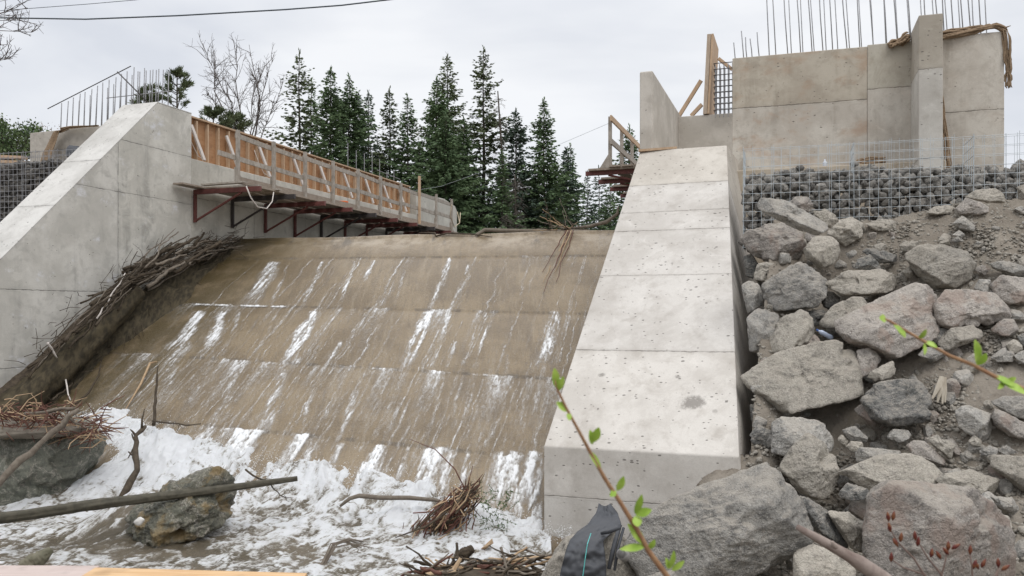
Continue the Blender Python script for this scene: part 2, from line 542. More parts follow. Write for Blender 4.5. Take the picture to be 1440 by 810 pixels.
# ------------------------------------------------------------------ palette
CON = ((0.44, 0.425, 0.395), (0.50, 0.485, 0.455), (0.27, 0.26, 0.24))
def pl(nrm, pt, hw=0.008): # plane entry through a point
    nrm = np.asarray(nrm, float); nrm /= np.linalg.norm(nrm)
    return (*nrm, float(np.dot(nrm, pt)), hw)
M_steel = plain('galvanised_wire', (0.46, 0.50, 0.52), 0.5, 0.5, 0.3, 0.3, 30)
M_rebar = plain('grey_reinforcing_bar', (0.30, 0.30, 0.31), 0.6, 0.4, 0.3, 0.5, 20)
M_rust = plain('red_oxide_steel', (0.135, 0.045, 0.038), 0.6, 0.4, 0.0, 0.5, 9)
M_darkst = plain('dark_steel', (0.05, 0.042, 0.04), 0.6, 0.4, 0.0, 0.4, 9)
M_grey_wood = wood('weathered_lumber', (0.27, 0.235, 0.195), (0.40, 0.36, 0.315), (1, 1, 0.5), 14, .75, .6)
M_new_wood = wood('fresh_lumber', (0.44, 0.30, 0.19), (0.52, 0.38, 0.26), (1, 1, 0.3), 14)
M_ply = wood('orange_plywood', (0.36, 0.185, 0.09), (0.43, 0.245, 0.13), (0.5, 0.5, 3), 7, 0.6, 0.65)
M_white_wood = wood('pale_brace_lumber', (0.55, 0.50, 0.46), (0.62, 0.57, 0.53), (1, 1, 0.3), 12)
M_deck = wood('deck_board', (0.24, 0.19, 0.15), (0.33, 0.28, 0.23), (1, 1, 3), 10)
M_burlap = plain('burlap', (0.27, 0.195, 0.13), 0.95, 0.1, 0, 0.6, 40)
M_black = plain('black_plastic', (0.05, 0.053, 0.06), 0.55, 0.4, 0, 0.3, 9)
M_cable = plain('dark_cable', (0.07, 0.085, 0.1), 0.6, 0.3, 0, 0.1)
M_tan_cord = plain('tan_cord', (0.5, 0.42, 0.30), 0.7, 0.3, 0, 0.1)

# ================================================================== GROUND
def build_ground():
    M = Mat('loose_dirt', 0.95, 0.15)
    a = M.noise(1.1, 6, 0.65); b = M.noise(9, 6, 0.7); c3 = M.noise(48, 4, 0.65)
    c = M.mix(M.step(a, 0.35, 0.65), (0.20, 0.174, 0.142), (0.27, 0.238, 0.198))
    c = M.mix(M.math('MULTIPLY', M.step(b, 0.5, 0.72), 0.6), c, (0.105, 0.085, 0.066))
    v = M.voro(22)
    sp = M.n('ShaderNodeSeparateColor'); M.l(v.outputs['Color'], sp.inputs[0])
    peb = M.step(M.math('SUBTRACT', M.math('MULTIPLY', M.math('SUBTRACT', sp.outputs[0], 0.5), 0.75), v.outputs['Distance']), 0.0, 0.06)
    c = M.mix(M.math('MULTIPLY', peb, 0.8), c, M.mix(sp.outputs[1], (0.2, 0.19, 0.175), (0.32, 0.29, 0.25)))
    c = M.mix(M.math('MULTIPLY', M.step(c3, 0.55, 0.75), 0.45), c, (0.30, 0.26, 0.21))
    M.col(c)
    M.bump(M.math('ADD', M.math('MULTIPLY', peb, 0.5), M.math('ADD', M.math('MULTIPLY', b, 0.9), M.math('MULTIPLY', c3, 0.6))), 0.9, 0.03)
    # fine sheet near the camera
    xs = np.concatenate([np.linspace(-14, 0.6, 120), np.linspace(0.62, 9.0, 380), np.linspace(9.1, 16, 40)])
    ys = np.concatenate([np.linspace(-8, 6.6, 60), np.linspace(6.63, 15.2, 380), np.linspace(15.3, 19.5, 30)])
    X, Y = np.meshgrid(xs, ys)
    x, y = X.ravel(), Y.ravel()
    z = shown_bank_z(x, y)
    p = np.stack([x, y, z], 1)
    amp = sstep(0.2, 1.3, x)
    z = z + amp * (0.10 * fbm(p * 1.1, 4, 3) + 0.055 * fbm(p * 4.5, 5, 8, 0.66) + 0.07 * np.maximum(fbm(p * 10, 4, 21, 0.65), 0))
    # the river channel: under the pool, the wing wall and the reservoir
    chan = (y > 6.5) & (x < 0.4)
    z = np.where(chan, np.minimum(z, -3.7), z)
    z = np.where((y > 15.4) & (x > 5.4 + .4 * (y - 15.4)), np.maximum(z, 1.45), z)
    z = np.where((y > 15.4) & (x <= 2.0), -4.3, z)
    o = build('ground', np.stack([x, y, z], 1), grid_faces(len(xs), len(ys)), M.m, None, (0, 0, 0), True)
    tag(o, kind='structure')
    # the wide sheet out to the horizon (valley floor below the dam, plateau above it)
    g = np.concatenate([-np.geomspace(2500, 22, 26), np.linspace(-20, 26, 60), np.geomspace(28, 2500, 26)])
    X, Y = np.meshgrid(g, np.concatenate([-np.geomspace(2500, 10, 20), np.linspace(-8.2, 48, 80), np.geomspace(50, 2500, 26)]))
    x, y = X.ravel(), Y.ravel()
    n = x * WN[0] + y * WN[1]
    left = sstep(-14.2, -15.2, n)
    up = sstep(36, 42, y)
    right = sstep(11.5, 14.5, x) * sstep(8, 13, y)
    z = -4.2 + 0 * x
    z = z + (1.3 + 4.2) * np.maximum(np.maximum(left * sstep(9, 15, y), up), right)
    z = np.where(y > 42, z + 0.6, z)
    near = (y < 6)
    z = np.where(near & (np.abs(x) > 13), -1.6, z)
    V = np.stack([x, y, z], 1)
    o = build('terrain', V, grid_faces(X.shape[1], X.shape[0]), M.m, None, (0, 0, 0), True)
    tag(o, kind='structure')
    return M.m
M_dirt = build_ground()

# ================================================================== SPILLWAY
JQ = [0.95, 2.83, 4.54, 6.2]
def build_spillway():
    prof = [(-1.6, -4.5), (-1.6, 1.62), (-1.35, 1.80), (-1.0, 1.85), (-0.03, 1.85), (0.0, 1.835), (0.012, 1.775), (0.05, face_z(0.05) - .045), (0.5, face_z(0.5) - .01)]
    for q in JQ:
        prof += [(q - 0.015, face_z(q - 0.015)), (q + 0.0, face_z(q) - 0.022), (q + 0.12, face_z(q + 0.12) - 0.006)]
    prof += [(8.4, face_z(8.4)), (8.4, -4.5)]
    M = Mat('wet_brown_concrete', 0.36, 0.5)
    big = M.noise(0.8, 6, 0.65)
    flow = M.noise(4.0, 5, 0.65, M.scaled((1, 0.18, 0.22)))
    sp_ = M.noise(26, 5, 0.7)
    c = M.mix(M.step(big, 0.4, 0.6), (0.165, 0.119, 0.066), (0.238, 0.178, 0.105))
    flow2 = M.noise(9.0, 5, 0.7, M.scaled((1, 0.1, 0.14), off=(2, 1, 4)))
    c = M.mix(M.math('MULTIPLY', M.step(flow2, 0.52, 0.66), 0.42), c, (0.30, 0.245, 0.17))
    c = M.mix(M.math('MULTIPLY', M.step(flow2, 0.46, 0.36), 0.4), c, (0.12, 0.09, 0.058))
    grit = M.noise(70, 4, 0.7)
    c = M.mix(M.math('MULTIPLY', M.step(flow, 0.5, 0.72), 0.55), c, (0.12, 0.088, 0.055))
    c = M.mix(M.math('MULTIPLY', M.step(sp_, 0.52, 0.7), 0.45), c, (0.28, 0.225, 0.155))
    c = M.mix(M.math('MULTIPLY', M.step(sp_, 0.46, 0.3), 0.5), c, (0.12, 0.09, 0.062))
    c = M.mix(M.math('MULTIPLY', M.step(grit, 0.54, 0.68), 0.45), c, (0.34, 0.285, 0.21))
    c = M.mix(M.math('MULTIPLY', M.step(grit, 0.46, 0.34), 0.65), c, (0.09, 0.068, 0.045))
    # pale dry band under the crest lip and moss at the left
    qv = M.math('SUBTRACT', M.dot(tuple(CD)), float(np.dot(CQ, CD)))
    sv = M.math('SUBTRACT', M.dot(tuple(CC)), float(np.dot(CQ, CC)))
    dry = M.math('MULTIPLY', M.step(qv, 1.0, 0.2), M.step(M.noise(2.2, 6, 0.7), 0.4, 0.62))
    c = M.mix(M.math('MULTIPLY', dry, 0.8), c, (0.37, 0.305, 0.225))
    c = M.mix(M.math('MULTIPLY', M.step(sv, 3.0, 0.5), M.step(M.noise(1.8, 6, .65), 0.32, 0.56, 0.25, 0.95)), c, (0.085, 0.062, 0.026))
    lip = M.math('MULTIPLY', M.step(qv, 0.75, 0.0), M.step(M.noise(2.6, 5, 0.65, M.scaled((1, 0.3, 0.3))), 0.55, 0.66))
    c = M.mix(M.math('MULTIPLY', lip, 0.65), c, (0.07, 0.062, 0.055))
    c = M.mix(M.math('MULTIPLY', M.step(qv, -0.12, -0.2), 0.7), c, (0.42, 0.37, 0.30))
    jm = None
    wob = M.math('MULTIPLY', M.math('SUBTRACT', M.noise(5, 4), 0.5), 0.06)
    for q in JQ:
        k = M.step(M.math('ABSOLUTE', M.math('ADD', M.math('SUBTRACT', qv, q), wob)), 0.045, 0.01)
        jm = k if jm is None else M.math('MAXIMUM', jm, k)
    c = M.mix(M.math('MULTIPLY', jm, M.step(flow, .42, .6, 0.0, 0.5)), c, (0.06, 0.05, 0.04))
    M.col(c)
    M.bump(M.math('ADD', M.math('MULTIPLY', grit, 0.5), M.math('ADD', M.math('MULTIPLY', sp_, 0.9), M.math('MULTIPLY', flow, 0.6))), 0.9, 0.02)
    root = thing('spillway', S(5, 0, -3.0), 'wide brown concrete spillway slope with thin white water running down it', 'spillway')
    ss = np.linspace(-3.2, 11.6, 60)
    V = [S(s, q, z + (face_z(q, s) - face_z(q) if q > 0.06 and z > -4 else 0) + (0.012 * math.sin(s * 1.7) if q < 0.05 else 0)) for s in ss for (q, z) in prof]
    o = build('sloped_face', np.array(V), grid_faces(len(prof), len(ss)), M.m, root)
    return root
build_spillway()

def px_s(u, v):
    return sq(spill(u, v))

def build_running_water():
    s = np.linspace(-0.3, 10.9, 620); q = np.linspace(0.0, 7.95, 460)
    Sg, Qg = np.meshgrid(s, q)
    sv, qv = Sg.ravel(), Qg.ravel()
    foam = np.zeros_like(sv)
    streaks = [  # photo pixels: top u,v  bottom u,v  width px  strength
        (386, 368, 352, 430, 20, 1.0), (455, 367, 424, 432, 6, .8), (500, 366, 476, 432, 5, .8), (527, 366, 512, 395, 7, .9), (578, 363, 552, 432, 4, .6),
        (634, 362, 604, 437, 8, .9), (661, 372, 630, 442, 6, .7), (748, 358, 728, 425, 4, .5), (270, 380, 232, 450, 5, .35), (405, 372, 380, 430, 5, .5),
        (283, 437, 238, 512, 20, 1.1), (316, 437, 288, 502, 16, .9), (340, 437, 300, 524, 7, .6), (390, 437, 352, 520, 7, .5), (444, 437, 402, 522, 18, 1.15), (402, 522, 362, 622, 18, .8),
        (604, 437, 568, 522, 17, 1.1), (568, 522, 540, 622, 12, .6), (632, 440, 606, 520, 7, .8), (781, 437, 764, 515, 18, 1.0), (764, 515, 748, 600, 12, .55),
        (480, 478, 446, 535, 7, .8), (446, 535, 420, 610, 7, .5), (671, 455, 652, 524, 4, .8), (687, 457, 666, 524, 4, .8), (641, 480, 628, 524, 5, .7), (714, 498, 709, 528, 5, .7),
        (540, 450, 512, 522, 4, .45), (512, 522, 474, 616, 9, .75), (628, 524, 598, 622, 6, .7), (655, 524, 628, 624, 6, .55), (670, 540, 650, 600, 5, .5), (697, 592, 684, 628, 7, .9),
        (250, 512, 215, 580, 22, .55), (300, 512, 262, 590, 18, .5), (335, 520, 300, 600, 12, .45), (740, 530, 728, 620, 6, .4), (710, 540, 700, 600, 4, .35), (560, 540, 520, 625, 6, .5),
        (850, 330, 838, 360, 16, .3),
        (345, 608, 300, 668, 36, 1.2), (300, 600, 262, 640, 20, .9), (440, 618, 420, 668, 10, .7), (535, 625, 505, 690, 26, 1.2), (575, 628, 556, 690, 10, .8), (610, 630, 590, 700, 24, 1.1), (640, 632, 620, 700, 14, 1.0),
        (660, 634, 648, 700, 8, .8), (705, 634, 700, 720, 14, 1.0), (728, 634, 722, 730, 20, 1.2), (752, 634, 748, 740, 20, 1.2), (480, 622, 452, 680, 12, .7)]
    p = np.stack([sv * 13, qv * 1.6, 0 * sv], 1)
    wig = 0.035 * vnoise(np.stack([qv * 2.2, sv * 0.8, 0 * sv], 1), 5) + 0.018 * vnoise(np.stack([qv * 7, sv * 3, 0 * sv], 1), 9)
    along = fbm(p, 4, 31, 0.6)
    strand = fbm(np.stack([(sv + wig) * 30, qv * 2.3, 0 * sv], 1), 4, 52, 0.65)
    for k, (u1, v1, u2, v2, wd, st) in enumerate(streaks):
        s1, q1 = px_s(u1, v1); s2, q2 = px_s(u2, v2)
        t = (qv - q1) / (q2 - q1)
        s0 = s1 + (s2 - s1) * t + wig
        Yd = 21.4 - 0.95 * (q1 + q2) / 2 - 0.25 * s1
        hw = wd / F * Yd * 0.66 * (0.75 + 0.5 * np.clip(t, 0, 1.3))
        hw = hw * (1 + 0.3 * vnoise(np.stack([qv * 4, sv * 0 + k, 0 * sv], 1), 3))
        prof = np.exp(-np.abs((sv - s0) / hw) ** 3)
        env = sstep(-0.03, 0.05, t) * (1 - sstep(0.55, 1.35, t))
        foam = np.maximum(foam, 0.92 * st * prof * env * (0.58 + 0.62 * along + 0.5 * strand))
    rt_ = np.random.default_rng(41)
    thr = fbm(np.stack([(sv + wig) * 9, qv * 1.1, 0 * sv], 1), 4, 57, 0.6)
    for k in range(230):
        q1 = rt_.choice((JQ[0], JQ[1], JQ[2], rt_.uniform(1, 6)), p=(.22, .25, .23, .30))
        s0 = rt_.uniform(1.2, 10.2) + 0 * sv
        ln = rt_.uniform(1.4, 4.6); hw = rt_.choice((rt_.uniform(.010, .022), rt_.uniform(.02, .05)), p=(.7, .3)); st = rt_.uniform(.16, .58)
        sel = (np.abs(sv - s0) < .35) & (qv > q1 - .05) & (qv < q1 + ln * 1.1)
        d = (sv[sel] - s0[sel] - 1.3 * wig[sel]) / (hw * (.7 + .5 * (qv[sel] - q1) / ln))
        t = (qv[sel] - q1) / ln
        foam[sel] = np.maximum(foam[sel], st * np.exp(-d * d) * sstep(-.02, .03, t) * (1 - sstep(.6, 1.05, t)) * (.66 + .5 * along[sel] + .4 * strand[sel]))
    veil = (0.26 * sstep(3.0, 6.5, qv) + 0.10 * sstep(1.0, 3.0, qv)) * sstep(-.25, .55, thr) * (0.45 + 0.9 * np.maximum(strand, -.3))
    foam = np.maximum(foam, veil)
    # water jumping off the joint steps
    for qj, amt, ln in ((JQ[0], .38, .5), (JQ[1], .52, .9), (JQ[2], .62, 1.1), (JQ[3], .95, 1.1)):
        nz = 0.5 + 0.5 * fbm(np.stack([sv * 2.3, 0 * sv + qj * 9, 0 * sv], 1), 5, 60 + int(qj * 10), 0.65)
        d = qv - qj - 0.03 * vnoise(np.stack([sv * 6, 0 * sv, 0 * sv], 1), 77)
        env = sstep(-0.02, 0.03, d) * np.exp(-np.maximum(d, 0) / (ln * (0.25 + nz)))
        foam = np.maximum(foam, amt * env * (sstep(0.42, 0.68, nz) + 0.15) * (0.72 + 0.55 * along))
    s1 = np.array([px_s(u, 522)[0] for u in (505, 700)])
    jl = np.exp(-((qv - JQ[2] - 0.03) / 0.035) ** 2) * sstep(s1[0] - 1.2, s1[0], sv) * (1 - sstep(s1[1], s1[1] + .6, sv)) * (0.6 + 0.4 * along)
    j2a, j2b = px_s(265, 437)[0], px_s(408, 437)[0]
    jl = np.maximum(jl, np.exp(-((qv - JQ[1] - 0.03) / 0.035) ** 2) * sstep(j2a - .1, j2a, sv) * (1 - sstep(j2b, j2b + .1, sv)))
    foam = np.maximum(foam, 0.85 * jl * sstep(-.35, .35, fbm(np.stack([sv * 3.1, qv * 2, 0 * sv], 1), 4, 15, .6)))
    # scattered flecks that thicken downwards
    fl = fbm(np.stack([sv * 17 + 4 * wig, qv * 1.5, 0 * sv], 1), 4, 91, 0.62)
    patch = 0.5 + 0.5 * fbm(np.stack([sv * 1.1, qv * 0.5, 0 * sv], 1), 3, 44)
    fl2 = fbm(np.stack([sv * 34, qv * 3.0, 0 * sv], 1), 4, 93, 0.65)
    foam = np.maximum(foam, sstep(0.05, 0.5, fl) * (0.07 + 0.27 * sstep(2.8, 7.0, qv)) * sstep(0.2, 0.75, patch) * sstep(0.9, 2.6, qv))
    foam = np.maximum(foam, sstep(0.08, 0.40, fl2) * (0.07 + 0.22 * sstep(1.5, 6.5, qv)) * sstep(0.6, 1.6, qv))
    grain = fbm(np.stack([sv * 38, qv * 17, 0 * sv], 1), 3, 12, 0.6)
    foam = np.clip(foam * (1.0 + 0.75 * grain), 0, 1.2)
    foam *= 1 - 0.75 * sstep(1.3, 0.1, sv)
    dz = 0.006 + 0.020 * foam * (1 + 1.0 * grain) * (0.6 + 0.6 * sstep(5.9, 6.6, qv))
    V = (CQ[None] + CC[None] * sv[:, None] + CD[None] * qv[:, None] + UZ[None] * face_z(qv, sv)[:, None] + SPN[None] * dz[:, None])
    Fc = grid_faces(len(s), len(q))
    keep = (foam[Fc].max(1) > 0.05)
    Fc = Fc[keep]
    used = np.unique(Fc)
    remap = np.zeros(len(V), int); remap[used] = np.arange(len(used))
    M = Mat('running_white_water', 0.35, 0.5)
    f = M.attr('foam')
    g = M.noise(70, 3, 0.7)
    al = M.step(M.math('ADD', f, M.math('MULTIPLY', M.math('SUBTRACT', g, 0.5), 0.55)), 0.05, 0.82, 0.0, 0.95)
    M.col(M.mix(M.step(f, 0.2, 0.9), (0.56, 0.54, 0.51), (0.78, 0.79, 0.80)))
    M.l(al, M.b.inputs['Alpha'])
    M.bump(g, 0.5, 0.02)
    o = build('running_water', V[used], remap[Fc], M.m, None, S(5, 0, -3), True, {'foam': foam[used]})
    tag(o, kind='structure')
build_running_water()

# ================================================================== POOL
def build_pool():
    xs = np.linspace(-12.5, 0.5, 640); ys = np.linspace(6.6, 16.6, 520)
    X, Y = np.meshgrid(xs, ys)
    x, y = X.ravel(), Y.ravel()
    z, s, q, dq = water_z(x, y)
    # flow-stretched coordinates (downstream)
    fs, fq = s, q
    near = np.exp(-np.maximum(dq, 0) / 1.1)
    warp = 0.35 * fbm(np.stack([fs * 1.2, fq * 1.2, 0 * fs], 1), 3, 2)
    warp2 = 0.35 * fbm(np.stack([fs * 1.2 + 9, fq * 1.2, 0 * fs], 1), 3, 4)
    a1 = fbm(np.stack([(fs + warp) * 2.0, (fq + warp2) * 1.15, 0 * fs], 1), 5, 13, 0.55)
    rg = fbm(np.stack([(fs + warp) * 4.2, (fq + warp2) * 2.4, 0 * fs], 1), 5, 23, 0.6, ridged=True)
    fine = fbm(np.stack([fs * 17 + warp * 9, fq * 13 + warp2 * 9, 0 * fs], 1), 4, 33, 0.65)
    boil = np.exp(-((dq - 0.35) / 0.35) ** 2)
    z = z + 0.07 * boil * (0.7 + a1) + a1 * (0.065 + 0.16 * near) + rg * (0.022 + 0.05 * near) + fine * (0.008 + 0.028 * near)
    bx, by = P(200, 690, 11.75)[:2]
    z = z + 0.50 * np.exp(-(((x - bx) / .6) ** 2 + ((y - by) / .5) ** 2))
    wp = np.stack([fs + 1.4 * warp + .12 * fine, fq + 1.4 * warp2, 0 * fs], 1)
    v1 = 1 - np.abs(fbm(wp * (3.4, 1.9, 1), 4, 71, 0.6)) * 5.0       # thin dark veins between the foam rafts
    v2 = 1 - np.abs(fbm(wp * (8.5, 5.0, 1), 4, 75, 0.6)) * 5.0
    streaky = fbm(np.stack([(fs + warp) * 15, (fq + warp2) * 3.2, 0 * fs], 1), 4, 79, 0.65)
    far = sstep(2.3, 4.2, dq)
    dens = 0.76 + 0.38 * np.exp(-np.maximum(dq, 0) / 1.6) - 0.06 * far
    foam = dens + 0.42 * a1 + 0.26 * rg + 0.26 * fine + 0.42 * streaky - 0.50 * np.maximum(v1, 0) - 0.40 * np.maximum(v2, 0)
    foam = foam + 0.20 * sstep(5.0, 3.0, s) * (1 - sstep(1.9, 3.0, dq))
    # a calmer brown patch in front of the leaning rock, streaky foam beside it
    cx, cy = P(245, 778, 10.9)[:2]
    foam = foam - 0.5 * np.exp(-(((x - cx) / .8) ** 2 + ((y - cy) / 0.45) ** 2))
    cx, cy = P(60, 770, 10.9)[:2]
    foam = foam - 0.25 * np.exp(-(((x - cx) / 1.3) ** 2 + ((y - cy) / 0.45) ** 2))
    foam = np.clip(foam, 0, 1.3)
    M = Mat('churning_water', 0.12, 0.5)
    f = M.attr('foam')
    g = M.noise(38, 5, 0.72)
    fm = M.step(M.math('ADD', f, M.math('MULTIPLY', M.math('SUBTRACT', g, 0.5), 0.9)), 0.22, 0.85)
    c = M.mix(M.step(M.noise(1.4, 4), 0.35, 0.65), (0.10, 0.08, 0.05), (0.17, 0.14, 0.098))
    M.col(M.mix(fm, c, M.mix(M.step(M.math('ADD', f, M.math('MULTIPLY', M.math('SUBTRACT', g, .5), .9)), 0.4, 1.1), (0.42, 0.395, 0.35), (0.80, 0.81, 0.82))))
    M.l(M.step(fm, 0, 1, 0.08, 0.38), M.b.inputs['Roughness'])
    M.bump(M.math('ADD', M.math('MULTIPLY', g, 0.8), M.noise(90, 3, 0.7)), 0.9, 0.03)
    o = build('water', np.stack([x, y, z], 1), grid_faces(len(xs), len(ys)), M.m, None, (0, 0, 0), True, {'foam': foam})
    tag(o, kind='structure')
    # reservoir held behind the crest
    Mr = Mat('reservoir_water', 0.08, 0.5)
    Mr.col((0.05, 0.05, 0.04)); Mr.bump(Mr.noise(3, 4), 0.2, 0.05)
    mb = MB().box((0, 31, 1.6), ((1, 0, 0), (0, 1, 0), (0, 0, 1)), (30, 9.2, 0.06))
    # kept behind the crest and between the two walls
    pts = [S(-1.2, -1.61, 1.66), S(11.4, -1.61, 1.66), W(-1.3, 42, 1.66), W(-13.4, 42, 1.66)]
    o = build('reservoir', np.array(pts), [(0, 1, 2, 3)], Mr.m, None, (0, 30, 1.66))
    tag(o, kind='structure')
    # spray thrown up along the toe
    V0_, F0_ = ico(1)
    VV, FF = [], []
    r = np.random.default_rng(5)
    k = 0
    for i in range(6500):
        ss_ = r.uniform(0.9, 10.0); t = r.uniform(0, 1)
        qt = np.interp(ss_, TOE_S, TOE_Q)
        qq = qt + r.normal(0.22, 0.22)
        p = S(ss_, qq, 0)
        zz = float(water_z(np.array([p[0]]), np.array([p[1]]))[0][0])
        zz = max(zz, face_z(qq, ss_)) + abs(r.normal(0.02, 0.06))
        rad = r.uniform(0.002, 0.0065)
        VV.append(V0_ * rad * (1, 1, r.uniform(0.8, 1.6)) + np.array((p[0], p[1], zz))); FF.append(F0_ + k); k += len(V0_)
    Ms = Mat('white_spray', 0.5, 0.4); Ms.col((0.82, 0.83, 0.84))
    o = build('spray', np.concatenate(VV), np.concatenate(FF), Ms.m, None, S(5, 7, WL), True)
    tag(o, kind='stuff')
build_pool()

# ================================================================== RIGHT WING WALL (the white sloping pier)
PA, PB = np.array((.44, 11.8, -1.84)), np.array((2.57, 17.1, 3.24))
PC, PD = np.array((2.9, 10.9, -1.84)), np.array((4.15, 16.5, 3.24))
def build_right_wing():
    sl = (PB - PA); sl = sl / np.linalg.norm(sl)
    def along(v):  # plane across the slope at a photo row on its left edge
        t = (v - 627) / (213 - 627)
        lo, hi = 0.0, 1.0
        for _ in range(40):
            m = (lo + hi) / 2; p = PA + (PB - PA) * m
            if V0 - p[2] / p[1] * F > v: lo = m
            else: hi = m
        return PA + (PB - PA) * lo
    sd_ = (PC - PA) / np.linalg.norm(PC - PA)
    def along2(u, v):
        nn = np.cross(PB - PA, PC - PA); rr = np.array(((u - U0) / F, 1.0, (V0 - v) / F))
        return rr * (float(nn @ PA) / float(nn @ rr))
    js, rows = [], (262, 300, 326, 388, 492)
    for v in rows:
        p = along(v)
        nrm = np.cross(sd_, np.array((0, 0, 1.0))); nrm = np.cross(sd_, np.cross(sl, sd_))
        js.append(pl(sl - sd_ * np.dot(sl, sd_), p, 0.010 if v in (262, 492, 326) else 0.005))
    js.append((0, 0, 1, -2.52, 0.006))
    m = concrete('white_wing_concrete', (0.50, 0.472, 0.433), (0.555, 0.53, 0.492), (0.33, 0.30, 0.265), js, 1.5, 0.22,
                 tint=[(*js[0][:4], (0.96, 0.94, 0.90)), (*js[4][:4], (0.97, 0.975, 0.985)), (0, 0, 1, -2.52, (1.04, 1.03, 1.02))], porescale=7.0, spots=[(along2(975, 566), .16, 1.5, .75), (along2(846, 527), .05, 1.3, .7), (along2(953, 530), .045, 1.2, .6), (along2(1005, 578), .05, 1, .4)])
    bt = 0.16
    def low(p, z): return np.array((p[0] + bt * (p[2] - z), p[1], z))
    zb = -4.4
    L = 5.2
    B2 = PB + np.array((.4 * L, L, 0)); D2 = PD + np.array((.4 * L, L, 0))
    pts = [PA, PB, PC, PD, B2, D2, (PA[0], PA[1], zb), (PB[0], PB[1], zb), low(PC, zb), low(PD, zb), (B2[0], B2[1], zb), low(D2, zb)]
    V, Fc = convex(pts)
    o = build('wing_wall', np.array(V), Fc, m, None, (2.2, 12.5, zb), False, None, 0.018)
    tag(o, 'white sloping concrete wing wall with pitted top, between the spillway and the rock pile', 'wing wall')
    # plank lying across its upper edge
    a, b = P(898, 213.5, 17.05), P(952, 209.5, 16.9)
    mb = MB().bar(a + (0, 0, 0.02), b + (0, 0, 0.02), 0.10, 0.045)
    o = mb.out('plank', M_new_wood, None, (a + b) / 2)
    tag(o, 'short brown plank on the upper edge of the white wing wall below the fin', 'plank')
build_right_wing()

